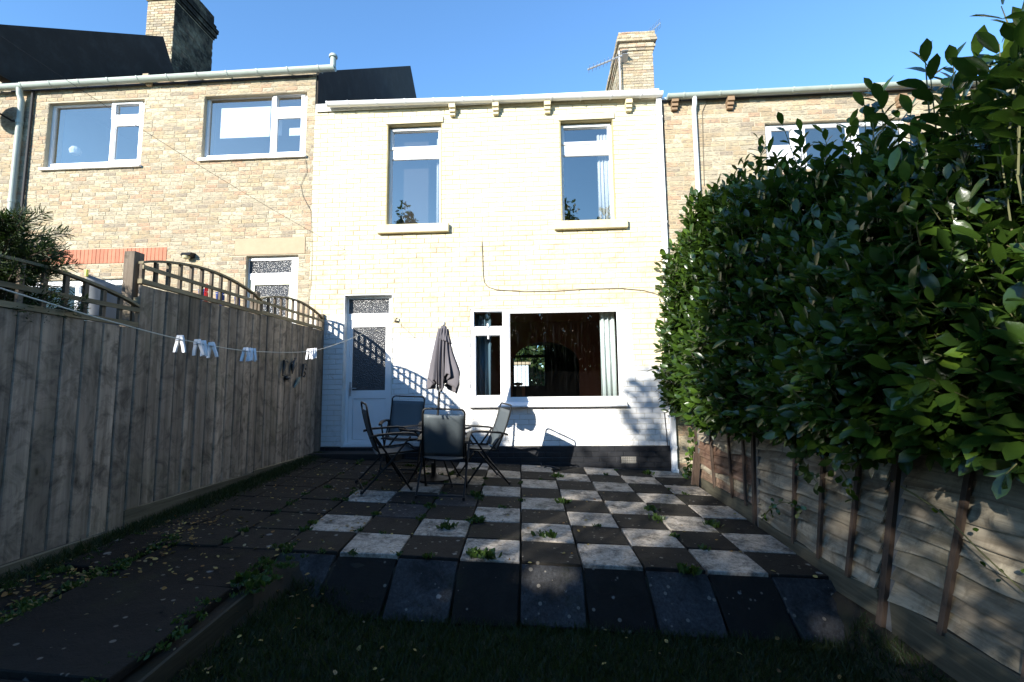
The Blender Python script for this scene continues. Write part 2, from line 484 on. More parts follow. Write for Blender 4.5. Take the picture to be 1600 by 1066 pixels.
# textured door glass
_t = NT('obscured_glass')
_co = _t.coord('World')
_v = _t.voro(_co, 55)
_n = _t.noise(_co, 40, 4, 0.8)
_c = _t.mix(_t.ramp(_n, [(0.58, 0.0), (0.75, 0.45)]), (0.05, 0.05, 0.052), (0.30, 0.32, 0.34))
_b = _t.bump(_t.math('ADD', _v.outputs['Distance'], _n), 0.8, 0.01)
M['obscure'] = _t.bsdf(_c, 0.18, normal=_b, spec=0.6)


# ------------------------------------------------------------------ mesh helpers
class MB:
    def __init__(self):
        self.v, self.f, self.r = [], [], []

    def add(self, vs, fs, r=0.0):
        b = len(self.v)
        self.v.extend([tuple(map(float, p)) for p in vs])
        self.f.extend([tuple(i + b for i in f) for f in fs])
        self.r.extend([r] * len(fs))

    def box(self, x0, x1, y0, y1, z0, z1, r=0.0):
        if x0 > x1: x0, x1 = x1, x0
        if y0 > y1: y0, y1 = y1, y0
        if z0 > z1: z0, z1 = z1, z0
        vs = [(x, y, z) for z in (z0, z1) for y in (y0, y1) for x in (x0, x1)]
        self.add(vs, [(0, 2, 3, 1), (4, 5, 7, 6), (0, 1, 5, 4), (2, 6, 7, 3), (0, 4, 6, 2), (1, 3, 7, 5)], r)

    def bar(self, a, b, w, t, up=(0, 0, 1), r=0.0):
        """rectangular bar from a to b, w wide (along a x up), t thick"""
        a, b = np.asarray(a, float), np.asarray(b, float)
        d = b - a
        L = np.linalg.norm(d); d = d / L
        up = np.asarray(up, float)
        s = np.cross(d, up)
        if np.linalg.norm(s) < 1e-6:
            s = np.cross(d, (0, 1, 0.01))
        s = s / np.linalg.norm(s)
        u = np.cross(s, d)
        vs = []
        for p in (a, b):
            for q in (-1, 1):
                for k in (-1, 1):
                    vs.append(p + s * q * w / 2 + u * k * t / 2)
        self.add(vs, [(0, 1, 3, 2), (4, 6, 7, 5), (0, 4, 5, 1), (2, 3, 7, 6), (0, 2, 6, 4), (1, 5, 7, 3)], r)

    def tube(self, pts, rad, n=8, closed=False, cap=True, r=0.0):
        pts = [np.asarray(p, float) for p in pts]
        N = len(pts)
        rads = rad if isinstance(rad, (list, tuple)) else [rad] * N
        prev = None
        rings = []
        for i, p in enumerate(pts):
            if closed:
                d = pts[(i + 1) % N] - pts[i - 1]
            else:
                d = pts[min(i + 1, N - 1)] - pts[max(i - 1, 0)]
            d = d / (np.linalg.norm(d) + 1e-9)
            if prev is None:
                h = np.array([0, 0, 1.0]) if abs(d[2]) < 0.9 else np.array([0, 1.0, 0])
                s = np.cross(d, h)
            else:
                s = prev - d * (prev @ d)
            s = s / (np.linalg.norm(s) + 1e-9)
            prev = s
            u = np.cross(d, s)
            rings.append([p + rads[i] * (math.cos(2 * math.pi * k / n) * s + math.sin(2 * math.pi * k / n) * u) for k in range(n)])
        vs = [q for ring in rings for q in ring]
        fs = []
        for i in range(N if closed else N - 1):
            j = (i + 1) % N
            for k in range(n):
                fs.append((i * n + k, i * n + (k + 1) % n, j * n + (k + 1) % n, j * n + k))
        if cap and not closed:
            fs.append(tuple(range(n - 1, -1, -1)))
            fs.append(tuple((N - 1) * n + k for k in range(n)))
        self.add(vs, fs, r)

    def lathe(self, prof, c=(0, 0, 0), n=20, r=0.0):
        vs, fs = [], []
        for (rr, z) in prof:
            for k in range(n):
                a = 2 * math.pi * k / n
                vs.append((c[0] + rr * math.cos(a), c[1] + rr * math.sin(a), c[2] + z))
        for i in range(len(prof) - 1):
            for k in range(n):
                fs.append((i * n + k, i * n + (k + 1) % n, (i + 1) * n + (k + 1) % n, (i + 1) * n + k))
        fs.append(tuple(range(n - 1, -1, -1)))
        fs.append(tuple((len(prof) - 1) * n + k for k in range(n)))
        self.add(vs, fs, r)

    def prism(self, poly, axis, a, b, r=0.0):
        """poly in the plane across axis ('x': (y,z), 'y': (x,z), 'z': (x,y)), extruded from a to b"""
        def P(p, t):
            return {'x': (t, p[0], p[1]), 'y': (p[0], t, p[1]), 'z': (p[0], p[1], t)}[axis]
        n = len(poly)
        vs = [P(p, a) for p in poly] + [P(p, b) for p in poly]
        fs = [tuple(range(n)), tuple(range(2 * n - 1, n - 1, -1))] + [(i, (i + 1) % n, n + (i + 1) % n, n + i) for i in range(n)]
        self.add(vs, fs, r)

    def mesh(self, name, mat, smooth=False):
        me = bpy.data.meshes.new(name)
        me.from_pydata(self.v, [], self.f)
        if any(self.r):
            at = me.attributes.new('rnd', 'FLOAT', 'FACE')
            at.data.foreach_set('value', np.array(self.r, dtype=np.float32))
        me.materials.append(mat)
        if smooth:
            me.polygons.foreach_set('use_smooth', [True] * len(me.polygons))
            me.set_sharp_from_angle(angle=math.radians(40))
        me.update()
        return me

    def build(self, name, mat, parent=None, smooth=False, kind=None, bevel=0.0):
        me = self.mesh(name, mat, smooth)
        o = link(name, me, parent)
        if kind:
            o['kind'] = kind
        if bevel:
            m = o.modifiers.new('bevel', 'BEVEL')
            m.width = bevel
            m.segments = 2
            m.limit_method = 'ANGLE'
        return o


def wloc(p):
    v = Vector(p.location)
    if p.parent is not None:
        v = v + p.matrix_parent_inverse.translation + wloc(p.parent)
    return v


def link(name, me, parent=None):
    """mesh data in world coordinates, parented without moving (parents are unrotated while building)"""
    o = bpy.data.objects.new(name, me)
    COL.objects.link(o)
    if parent is not None:
        o.parent = parent
        o.matrix_parent_inverse = Matrix.Translation(-wloc(parent))
    return o


def tag(o, label=None, cat=None, group=None, kind=None):
    if label: o['label'] = label
    if cat: o['category'] = cat
    if group: o['group'] = group
    if kind: o['kind'] = kind
    return o


def empty(name, loc, label=None, cat=None, group=None, kind=None):
    o = bpy.data.objects.new(name, None)
    o.location = loc
    o.empty_display_size = 0.2
    COL.objects.link(o)
    return tag(o, label, cat, group, kind)


KIDS = {}


def copy_tree(o, parent=None):
    c = o.copy()
    COL.objects.link(c)
    if parent is not None:
        c.parent = parent
    for ch in [x for x in bpy.data.objects if x.parent == o]:
        copy_tree(ch, c)
    return c


def np_mesh(name, V, Fq, rnd, mat, parent=None, kind=None, smooth=False):
    """V (n,3), Fq (m,k) faces, rnd per face"""
    me = bpy.data.meshes.new(name)
    m, k = Fq.shape
    me.vertices.add(len(V))
    me.vertices.foreach_set('co', np.asarray(V, dtype=np.float32).ravel())
    me.loops.add(m * k)
    me.loops.foreach_set('vertex_index', Fq.astype(np.int32).ravel())
    me.polygons.add(m)
    me.polygons.foreach_set('loop_start', np.arange(0, m * k, k, dtype=np.int32))
    me.update(calc_edges=True)
    at = me.attributes.new('rnd', 'FLOAT', 'FACE')
    at.data.foreach_set('value', np.asarray(rnd, dtype=np.float32))
    if smooth:
        me.polygons.foreach_set('use_smooth', [True] * m)
    me.materials.append(mat)
    o = link(name, me, parent)
    if kind:
        o['kind'] = kind
    return o


def subtract(rects, hole):
    out = []
    hx0, hx1, hz0, hz1 = hole
    for (x0, x1, z0, z1) in rects:
        if hx1 <= x0 or hx0 >= x1 or hz1 <= z0 or hz0 >= z1:
            out.append((x0, x1, z0, z1)); continue
        if z0 < hz0: out.append((x0, x1, z0, hz0))
        if z1 > hz1: out.append((x0, x1, hz1, z1))
        a, b = max(z0, hz0), min(z1, hz1)
        if x0 < hx0: out.append((x0, hx0, a, b))
        if x1 > hx1: out.append((hx1, x1, a, b))
    return out


# ------------------------------------------------------------------ brickwork
def brick_rects(u0, u1, v0, v1, holes, L, H, seed, joint=0.008, jit=0.02):
    rr = random.Random(seed)
    out = []
    row = 0
    v = v0
    while v < v1 - 0.01:
        vt = min(v + H, v1)
        u = u0 - (L * 0.5 if row % 2 else 0) - rr.uniform(0, jit)
        while u < u1:
            l = L + rr.uniform(-jit, jit)
            if rr.random() < 0.06 and jit > 0.012:
                l = L * 0.55
            a, b = max(u + joint / 2, u0), min(u + l - joint / 2, u1)
            u += l
            if b - a < 0.03:
                continue
            rs = [(a, b, v + joint / 2, vt - joint / 2)]
            for h in holes:
                rs = subtract(rs, (h[0] - joint / 2, h[1] + joint / 2, h[2] - joint / 2, h[3] + joint / 2))
            for q in rs:
                if q[1] - q[0] > 0.025 and q[3] - q[2] > 0.02:
                    out.append((q, rr.random()))
        v += H
        row += 1
    return out


def brick_shape(mb, q, rnd, O, U, N, proud, depth=0.03, ch=0.003, rr=random):
    """chamfered brick face; O origin, U in-plane axis, z up, N outward normal"""
    a, b, c, d = q
    O, U, N = np.array(O, float), np.array(U, float), np.array(N, float)
    Z = np.array([0, 0, 1.0])
    def P(u, v, n): return O + U * u + Z * v + N * n
    j = [rr.uniform(-0.0018, 0.0018) for _ in range(8)]
    back = [P(a, c, -depth), P(b, c, -depth), P(b, d, -depth), P(a, d, -depth)]
    mid = [P(a + j[0], c + j[1], proud - ch), P(b + j[2], c + j[3], proud - ch), P(b + j[4], d + j[5], proud - ch), P(a + j[6], d + j[7], proud - ch)]
    k = ch * 1.3
    fr = [P(a + k + j[0], c + k + j[1], proud), P(b - k + j[2], c + k + j[3], proud), P(b - k + j[4], d - k + j[5], proud), P(a + k + j[6], d - k + j[7], proud)]
    fs = []
    for s in (0, 4):
        for i in range(4):
            fs.append((s + i, s + (i + 1) % 4, s + 4 + (i + 1) % 4, s + 4 + i))
    fs.append((8, 9, 10, 11))
    mb.add(back + mid + fr, fs, max(rnd, 1e-4))


def brickwork(parent, u0, u1, v0, v1, holes, L, H, seed, m_obj, m_att, m_core, Y=WY, limit=300, vis=None, thick=0.28, jit=0.02, core_name='wall', uneven=0.003, core_in=0.009):
    rects = brick_rects(u0, u1, v0, v1, holes, L, H, seed, jit=jit)
    rr = random.Random(seed + 1)
    def dist(t):
        q = t[0]
        c = np.array([(q[0] + q[1]) / 2, Y, (q[2] + q[3]) / 2])
        ok = vis is None or vis(*proj(c))
        return (0 if ok else 100) + np.linalg.norm(c - CAM) - 3 * ((q[1] - q[0]) * (q[3] - q[2]) / (L * H))
    rects.sort(key=dist)
    O, U, N = (0, Y, 0), (1, 0, 0), (0, -1, 0)
    # shared meshes for whole bricks, four variants
    shared = {}
    for i, (q, rn) in enumerate(rects[:limit]):
        w, h = q[1] - q[0], q[3] - q[2]
        pr = rr.uniform(-uneven, uneven)
        key = (round(w, 2), round(h, 3))
        if key not in shared:
            mb = MB()
            brick_shape(mb, (-key[0] / 2 , key[0] / 2, -h / 2, h / 2), 0.5, (0, 0, 0), U, N, 0.0, rr=rr)
            mb.r = []
            shared[key] = mb.mesh('brick', m_obj)
        o = bpy.data.objects.new('brick', shared[key])
        COL.objects.link(o)
        o.parent = parent
        o.location = Vector(((q[0] + q[1]) / 2, Y - pr, (q[2] + q[3]) / 2)) - wloc(parent)
    mb = MB()
    for (q, rn) in rects[limit:]:
        brick_shape(mb, q, rn, O, U, N, rr.uniform(-uneven, uneven), rr=rr)
    if mb.v:
        mb.build('brickwork', m_att, parent, kind='stuff')
    core = [(u0, u1, v0, v1)]
    for h in holes:
        core = subtract(core, h)
    mb = MB()
    for (a, b, c, d) in core:
        mb.box(a, b, Y + core_in, Y + thick, c, d)
    mb.build(core_name, m_core, parent)


def brick_box_faces(mb, x0, x1, y0, y1, z0, z1, L, H, seed, faces):
    rr = random.Random(seed)
    for f in faces:
        if f == '-y':
            O, U, N, u0, u1 = (0, y0, 0), (1, 0, 0), (0, -1, 0), x0, x1
        elif f == '+x':
            O, U, N, u0, u1 = (x1, 0, 0), (0, 1, 0), (1, 0, 0), y0, y1
        else:
            O, U, N, u0, u1 = (x0, 0, 0), (0, 1, 0), (-1, 0, 0), y0, y1
        for q, rn in brick_rects(u0, u1, z0, z1, [], L, H, seed):
            brick_shape(mb, q, rn, O, U, N, rr.uniform(0.0, 0.008), ch=0.006, rr=rr)


# ------------------------------------------------------------------ windows and doors
def frame_rects(outer, panes):
    rs = [outer]
    for p in panes:
        rs = subtract(rs, p)
    return rs


def make_window(house, outer, panes, Y, sashes=(), glass=None, depth=0.07, mat=None, name='window'):
    """outer and panes are (x0, x1, z0, z1); the frame is the part, its panes are sub-parts"""
    mb = MB()
    for (a, b, c, d) in frame_rects(outer, panes):
        mb.box(a, b, Y, Y + depth, c, d)
    for (a, b, c, d) in sashes:                      # opening lights stand proud of the frame
        inner = [p for p in panes if p[0] >= a - 0.01 and p[1] <= b + 0.01 and p[2] >= c - 0.01 and p[3] <= d + 0.01]
        for (e, f, g, h) in frame_rects((a, b, c, d), inner):
            mb.box(e, f, Y - 0.016, Y - 0.001, g, h)
    for (a, b, c, d) in panes:                       # glazing bead
        t = 0.012
        for (e, f, g, h) in frame_rects((a, b, c, d), [(a + t, b - t, c + t, d - t)]):
            mb.box(e + 0.0005, f - 0.0005, Y + 0.012, Y + 0.05, g + 0.0005, h - 0.0005)
    w = mb.build(name, mat or M['upvc'], house)
    for (a, b, c, d) in panes:
        p = MB()
        p.box(a + 0.002, b - 0.002, Y + 0.028, Y + 0.034, c + 0.002, d - 0.002)
        p.build('pane', glass or M['glass'], w)
    return w


def curtain(parent, x0, x1, z0, z1, Y, mat, amp=0.03, wl=0.07, name='curtain'):
    n = max(8, int((x1 - x0) / wl * 8))
    vs, fs = [], []
    for i in range(n + 1):
        u = i / n
        x = x0 + (x1 - x0) * u
        ph = (x - x0) / wl * 2 * math.pi
        for j, z in enumerate((z0, (z0 + z1) / 2, z1)):
            vs.append((x + 0.006 * math.sin(ph * 0.7 + j), Y + amp * math.sin(ph + 0.4 * j) * (1.1 - 0.2 * j) + 0.01 * math.sin(2.3 * ph), z))
    for i in range(n):
        for j in range(2):
            a = i * 3 + j
            fs.append((a, a + 3, a + 4, a + 1))
    mb = MB()
    mb.add(vs, fs)
    o = mb.build(name, mat, parent, smooth=True)
    s = o.modifiers.new('thickness', 'SOLIDIFY')
    s.thickness = 0.003
    return o


def room(parent, x0, x1, y0, y1, z0, z1, mat, name='room', back=None):
    """five thin walls round a room behind a window; open towards the window"""
    t = 0.05
    mb = MB()
    mb.box(x0 - t, x0, y0, y1, z0 - t, z1 + t)
    mb.box(x1, x1 + t, y0, y1, z0 - t, z1 + t)
    mb.box(x0, x1, y0, y1, z0 - t, z0)
    mb.box(x0, x1, y0, y1, z1, z1 + t)
    if back is None:
        mb.box(x0 - t, x1 + t, y1, y1 + t, z0 - t, z1 + t)
    return mb.build(name, mat, parent)


def gutter(parent, x0, z0, x1, z1, Y, mat, r=0.055, brackets=(), bm=None, fascia=None):
    """half-round gutter running from (x0,z0) to (x1,z1) along the wall"""
    prof = [(math.cos(a) * r, math.sin(a) * r) for a in np.linspace(math.pi, 2 * math.pi, 9)]
    prof2 = [(math.cos(a) * (r - 0.005), math.sin(a) * (r - 0.005)) for a in np.linspace(2 * math.pi, math.pi, 9)]
    ring = prof + prof2
    n = len(ring)
    vs = [(x0, Y + p[0], z0 + p[1]) for p in ring] + [(x1, Y + p[0], z1 + p[1]) for p in ring]
    fs = [(i, (i + 1) % n, n + (i + 1) % n, n + i) for i in range(n)]
    fs += [tuple(range(n)), tuple(range(2 * n - 1, n - 1, -1))]
    mb = MB()
    mb.add(vs, fs)
    # stop ends
    for (x, z) in ((x0, z0), (x1, z1)):
        mb.prism([(Y + p[0] * 1.06, z + p[1] * 1.06 + 0.002) for p in prof], 'x', x - 0.012, x + 0.012)
    g = mb.build('gutter', mat, parent, smooth=True)
    for bx in brackets:
        f = (bx - x0) / (x1 - x0)
        z = z0 + (z1 - z0) * f
        b = MB()
        pr = [(Y + math.cos(a) * (r + 0.008), z + math.sin(a) * (r + 0.008) + 0.002) for a in np.linspace(math.pi, 2 * math.pi, 9)]
        pr += [(Y + math.cos(a) * (r + 0.001), z + math.sin(a) * (r + 0.001) + 0.002) for a in np.linspace(2 * math.pi, math.pi, 9)]
        b.prism(pr, 'x', bx - 0.012, bx + 0.012)
        b.bar((bx, Y + r, z - 0.01), (bx, WY, z - 0.02), 0.02, 0.02)
        b.build('bracket', bm or mat, g)
    return g


def corbel(house, x, zt, mat, w=0.105):
    """stepped stone bracket under the eaves"""
    mb = MB()
    mb.box(x - w / 2, x + w / 2, WY - 0.12, WY, zt - 0.07, zt)
    mb.box(x - w / 2 + 0.004, x + w / 2 - 0.004, WY - 0.09, WY, zt - 0.125, zt - 0.07)
    mb.box(x - w / 2 + 0.008, x + w / 2 - 0.008, WY - 0.06, WY, zt - 0.17, zt - 0.125)
    return mb.build('corbel', mat, house, bevel=0.006)


def rectpx(x0, y0, x1, y1, Y=WY):
    """rectangle on plane Y from a pixel rectangle: (X0, X1, Z0, Z1)"""
    xm, ym = (x0 + x1) / 2, (y0 + y1) / 2
    return (wx(x0, ym, Y), wx(x1, ym, Y), wz(xm, y1, Y), wz(xm, y0, Y))


XL = -3.66        # party line between the left and the middle house
XR = 1.965        # right end of the middle house

# =================================================================== GROUND
def ground_h(X, Y):
    p = patio_z(X, Y) - 0.052
    q_ = min(max((-1.2 - X) / 0.6, 0), 1)
    lawn = -0.225 - 0.05 * X + 0.13 * q_ * q_ * (3 - 2 * q_)
    # edge between the raised ground and the lawn
    d_front = 3.655 + 0.0384 * (X + 0.162) - 0.05 - Y
    d_left = X + 1.84
    on_lawn = min(max(d_front / 0.20, 0), 1) * min(max(d_left / 0.06, 0), 1)
    if X > 1.95:
        k = min((X - 1.95) / 0.2, 1)
        lawn = lawn * (1 - k) + (-0.03) * k
    if X > 2.2:
        lawn = -0.03
    return p * (1 - on_lawn) + min(lawn, p) * on_lawn


def grid_mesh(xs, ys, h, name, mat, kind='structure', parent=None, noise=0.0):
    nx, ny = len(xs), len(ys)
    V = np.array([(x, y, h(x, y) + random.uniform(-noise, noise)) for y in ys for x in xs])
    Fq = np.array([(j * nx + i, j * nx + i + 1, (j + 1) * nx + i + 1, (j + 1) * nx + i) for j in range(ny - 1) for i in range(nx - 1)])
    return np_mesh(name, V, Fq, np.full(len(Fq), 0.5), mat, parent, kind, smooth=True)


g = MB()
g.add([(-600, -600, -0.62), (600, -600, -0.62), (600, 900, -0.62), (-600, 900, -0.62)], [(0, 1, 2, 3)])
g.build('ground', M['lawn'], kind='structure')
xs = list(np.arange(-14, -4, 1.0)) + list(np.arange(-4, 2.4, 0.08)) + list(np.arange(2.5, 14, 1.0))
ys = list(np.arange(-9, 1, 1.0)) + list(np.arange(1, 7.45, 0.08))
grid_mesh(xs, ys, ground_h, 'soil', M['soil'], noise=0.006)
xs = np.arange(-1.78, 2.02, 0.06)
ys = np.arange(0.6, 3.33, 0.06)
grid_mesh(xs, ys, lambda x, y: ground_h(x, y) + 0.018, 'lawn', M['lawn'], noise=0.01)
grid_mesh(np.arange(-1.78, 2.02, 0.4), np.arange(-2.2, 0.66, 0.4), lambda x, y: ground_h(x, y) + 0.016, 'rear_lawn', M['lawn'], noise=0.01)

# ------------------------------------------------------------------ patio slabs
A_ = np.array([0.4561, 0.0175, -0.0231])
B_ = np.array([-0.0171, 0.4343, 0.0202])
O_ = np.array([-0.162, 3.657, 0.122])


def G(i, j):
    return O_ + A_ * i + B_ * j


patio = empty('patio', G(0, 4), 'checkerboard of worn white and dark square paving slabs', None, kind='structure')


def slab(parent, c00, c10, c11, c01, mat, thick=0.045, name='paving_slab', gap=0.006, jz=0.004, label=None):
    c = [np.array(p, float) for p in (c00, c10, c11, c01)]
    m = sum(c) / 4
    nrm = np.cross(c[1] - c[0], c[3] - c[0]); nrm /= np.linalg.norm(nrm)
    dz = random.uniform(-jz, jz)
    tilt = [random.uniform(-jz, jz) for _ in range(4)]
    top = []
    for k, p in enumerate(c):
        d = m - p
        q = p + d / np.linalg.norm(d) * (gap + random.uniform(0, 0.004)) + nrm * (dz + tilt[k] * 0.8)
        top.append(q)
    # chipped outline: extra vertices on each edge
    ring = []
    for k in range(4):
        a, b = top[k], top[(k + 1) % 4]
        ring.append(a + (m - a) * random.uniform(0.0, 0.025))
        for s in (0.3, 0.65):
            e = a + (b - a) * s
            ring.append(e + (m - e) * random.uniform(-0.003, 0.008))
    n = len(ring)
    inner = [p + (m - p) / np.linalg.norm(m - p) * 0.006 for p in ring]
    edge = [p - nrm * 0.006 for p in ring]
    bot = [p - nrm * thick for p in ring]
    fs = [tuple(range(n))]
    for a in (0, n, 2 * n):
        for i in range(n):
            fs.append((a + i, a + n + i, a + n + (i + 1) % n, a + (i + 1) % n))
    mb = MB()
    mb.add([p - m for p in inner + edge + bot][:3 * n], [fs[0]] + fs[1:1 + 2 * n])
    me = mb.mesh(name, mat)
    o = bpy.data.objects.new(name, me)
    COL.objects.link(o)
    o.parent = parent
    o.location = Vector(m) - wloc(parent)
    if label:
        o['label'] = label
    return o


for j in range(0, 8):
    for i in range(-7, 5):
        white = (i + j) % 2 != 0 and i >= -4 and not (i == -4 and j > 4)
        if i == -4 and j == 0: white = False
        mat = M['slab_white'] if white else M['slab_dark']
        if (i, j) in ((-3, 2), (-2, 3)):
            mat = M['slab_blue']
        slab(patio, G(i, j), G(i + 1, j), G(i + 1, j + 1), G(i, j + 1), mat)
drop = np.array([0.0, -0.33, -0.31])
for i in range(-4, 5):
    a, b = G(i, 0) + (0, -0.01, -0.008), G(i + 1, 0) + (0, -0.01, -0.008)
    d = drop * random.uniform(0.95, 1.0)
    sx = np.array([0.012 * i, 0, 0])
    slab(patio, a + d + sx, b + d + sx, b, a, M['slab_blue'] if i % 2 == 0 else M['slab_dim'], jz=0.007)

path = empty('path', (-2.5, 2.6, 0.2), 'dark lichen-spotted slab path along the board fence', None, kind='structure')


def PP(X, Y):
    return np.array([X, Y, patio_z(X, Y) + 0.002])


yy = 3.62
rows = [0.62, 0.9, 0.9, 0.6, 0.9]
for k, L in enumerate(rows):
    y1, y0 = yy, yy - L
    xr = -1.95 + 0.03 * k
    slab(path, PP(xr - 0.88, y0), PP(xr + 0.03, y0), PP(xr, y1), PP(xr - 0.9, y1), M['slab_dim'], jz=0.010)
    slab(path, PP(-3.22, y0 + 0.1), PP(xr - 0.93, y0 + 0.1), PP(xr - 0.95, y1 + 0.06), PP(-3.24, y1 + 0.06), M['slab_dim'], jz=0.012)
    yy -= L + 0.012

# timber edging between path and lawn
mb = MB()
pts = [(-1.815, 3.0), (-1.80, 2.5), (-1.775, 1.9), (-1.75, 1.0)]
for (a, b) in zip(pts[:-1], pts[1:]):
    za, zb = patio_z(*a) - 0.01, patio_z(*b) - 0.01
    mb.bar((a[0], a[1], za - 0.075), (b[0], b[1], zb - 0.075), 0.15, 0.02, up=(1, 0, 0))
mb.build('edging_board', M['edging'], path)

# =================================================================== MIDDLE HOUSE
house = empty('terraced_house', (-0.85, WY, 0.2), 'cream and white painted brick terraced house in the middle of the row', 'house', 'row of terraced houses')
z_top = 6.02
w1_open = rectpx(604, 193, 690, 352)
w2_open = rectpx(876, 187, 960, 346)
big_open = rectpx(735, 481, 970, 635)
door_open = rectpx(535, 460, 612, 698)
plinth_top = wz(930, 697)
door_open = (door_open[0], door_open[1], wz(575, 699), door_open[3])
holes = [w1_open, w2_open, big_open, door_open]
Lb, Hb = 0.232, 0.0795
brickwork(house, XL, XR, plinth_top, z_top, holes, Lb, Hb, 11, M['paint_o'], M['paint_m'], M['mortar_paint'], jit=0.006, uneven=0.002)
# plinth of painted brick, two courses, black
pl_holes = [door_open, rectpx(970, 713, 994, 724)]
mb = MB()
rr = random.Random(4)
for q, rn in brick_rects(XL, XR, -0.1, plinth_top, pl_holes, 0.232, 0.0795, 77, jit=0.006):
    brick_shape(mb, q, rn, (0, WY - 0.028, 0), (1, 0, 0), (0, -1, 0), rr.uniform(-0.002, 0.004), rr=rr)
mb.build('plinth', M['plinth'], house)
mb = MB()
core = [(XL, XR, -0.2, plinth_top)]
for h in pl_holes: core = subtract(core, h)
for (a, b, c, d) in core:
    mb.box(a, b, WY - 0.022, WY + 0.25, c, d - 0.001)
mb.build('plinth_backing', M['plinth'], house)
# air brick
a, b, c, d = pl_holes[1]
mb = MB()
mb.box(a, b, WY - 0.01, WY + 0.02, c, d)
for k in range(7):
    for l in range(3):
        u = a + (b - a) * (k + 0.5) / 7; v = c + (d - c) * (l + 0.5) / 3
        mb.box(u - 0.009, u + 0.009, WY - 0.03, WY - 0.011, v - 0.010, v + 0.010)
mb.build('air_brick', M['concrete'], house)


def reveals(house, op, Y, mat, d=0.10, t=0.012, name='reveal', bottom=False, left_mat=None):
    a, b, c, e = op
    mb = MB()
    mb.box(a - 0.001, a + t, Y - 0.002, Y + d + 0.1, c, e)
    mb.box(b - t, b + 0.001, Y - 0.002, Y + d + 0.1, c, e)
    mb.box(a + t, b - t, Y - 0.002, Y + d + 0.1, e - t, e + 0.001)
    return mb.build(name, mat, house)


reveals(house, w1_open, WY, M['olive_reveal'])
reveals(house, w2_open, WY, M['olive_reveal'])
reveals(house, door_open, WY, M['upvc_dirty'])


def sill(house, px, mat, out=0.07, h=None, name='window_sill', bevel=0.006):
    a, b, c, d = px
    mb = MB()
    mb.box(a, b, WY - out, WY + 0.06, c, d)
    return mb.build(name, mat, house, bevel=bevel)


# upper windows
def upper_window(op, y_lo_top, y_tr, px, sillpx):
    a, b, c, d = op
    Yf = WY + 0.10
    o = (a + 0.013, b - 0.013, c + 0.002, d - 0.013)
    zt0, zt1 = y_tr
    t = 0.05
    panes = [(o[0] + t, o[1] - t, zt1 + 0.045, o[3] - 0.06), (o[0] + t - 0.02, o[1] - t + 0.02, o[2] + 0.045, zt0 - 0.03)]
    w = make_window(house, o, panes, Yf, sashes=[(o[0] + 0.018, o[1] - 0.018, zt1, o[3] - 0.015)], glass=M['glass_up'])
    s = MB()
    q = rectpx(*sillpx)
    s.box(q[0], q[1], WY - 0.075, WY + 0.10, q[2], q[3])
    s.build('window_sill', M['cream'], w, bevel=0.008)
    # painted lintel with a shallow wave cut in its face
    n = 24
    x0, x1 = a - 0.02, b + 0.02
    zb = d
    poly = [(x0, zb), (x1, zb)]
    for k in range(n + 1):
        u = 1 - k / n
        poly.append((x0 + (x1 - x0) * u, zb + 0.085 + 0.022 * math.cos(2 * math.pi * u) * (1 if 0.1 < u < 0.9 else 0.6)))
    l = MB()
    l.prism(poly, 'y', WY - 0.020, WY - 0.004)
    l.build('lintel', M['cream'], w, bevel=0.004)
    r = room(house, a + 0.02, b + 0.6, WY + 0.285, WY + 3.0, c - 0.7, d + 0.3, M['inner_dark'], 'bedroom_wall')
    return w, o


w1, o1 = upper_window(w1_open, None, (wz(648, 240), wz(648, 229)), None, (591, 352, 702, 365))
curtain(w1, o1[1] - 0.12, o1[1] - 0.015, o1[2] + 0.03, o1[3] - 0.14, WY + 0.23, M['curtain'], 0.015, 0.045)
w2, o2 = upper_window(w2_open, None, (wz(918, 234), wz(918, 221)), None, (866, 346, 980, 359))
curtain(w2, o2[1] - 0.22, o2[1] - 0.015, o2[2] + 0.03, o2[3] - 0.13, WY + 0.23, M['curtain'], 0.018, 0.05)

# big downstairs window
Yf = WY + 0.015
a, b, c, d = big_open
zs = wz(855, 627)
bo = (a, b, zs, d)
panes = [rectpx(740, 487, 786, 511, Yf), rectpx(743, 524, 783, 619, Yf), rectpx(796, 487, 967, 621, Yf)]
zb = min(p[2] for p in panes)
wb = make_window(house, bo, panes, Yf, sashes=[rectpx(737, 484, 789, 515, Yf), rectpx(739, 520, 787, 623, Yf)], glass=M['glass'])
s = MB()
s.prism([(WY - 0.10, c - 0.005), (WY - 0.10, c + 0.02), (WY + 0.02, zs - 0.001), (WY + 0.12, zs - 0.001), (WY + 0.12, c - 0.005)], 'x', wx(733, 634), wx(980, 634, WY - 0.08))
s.build('window_sill', M['upvc'], wb, bevel=0.004)
curtain(wb, wx(938, 560, WY + 0.3), b - 0.03, c + 0.04, d - 0.06, WY + 0.24, M['curtain'], 0.03, 0.075)
curtain(wb, a + 0.05, wx(768, 560, WY + 0.3), c + 0.04, d - 0.05, WY + 0.24, M['curtain_blue'], 0.03, 0.09)
h = MB()
h.box(wx(762, 508) - 0.012, wx(762, 508) + 0.012, Yf - 0.035, Yf - 0.015, wz(762, 512), wz(762, 506))
h.box(wx(763, 526) - 0.012, wx(763, 526) + 0.012, Yf - 0.035, Yf - 0.015, wz(763, 530), wz(763, 523))
h.build('handle', M['upvc'], wb)

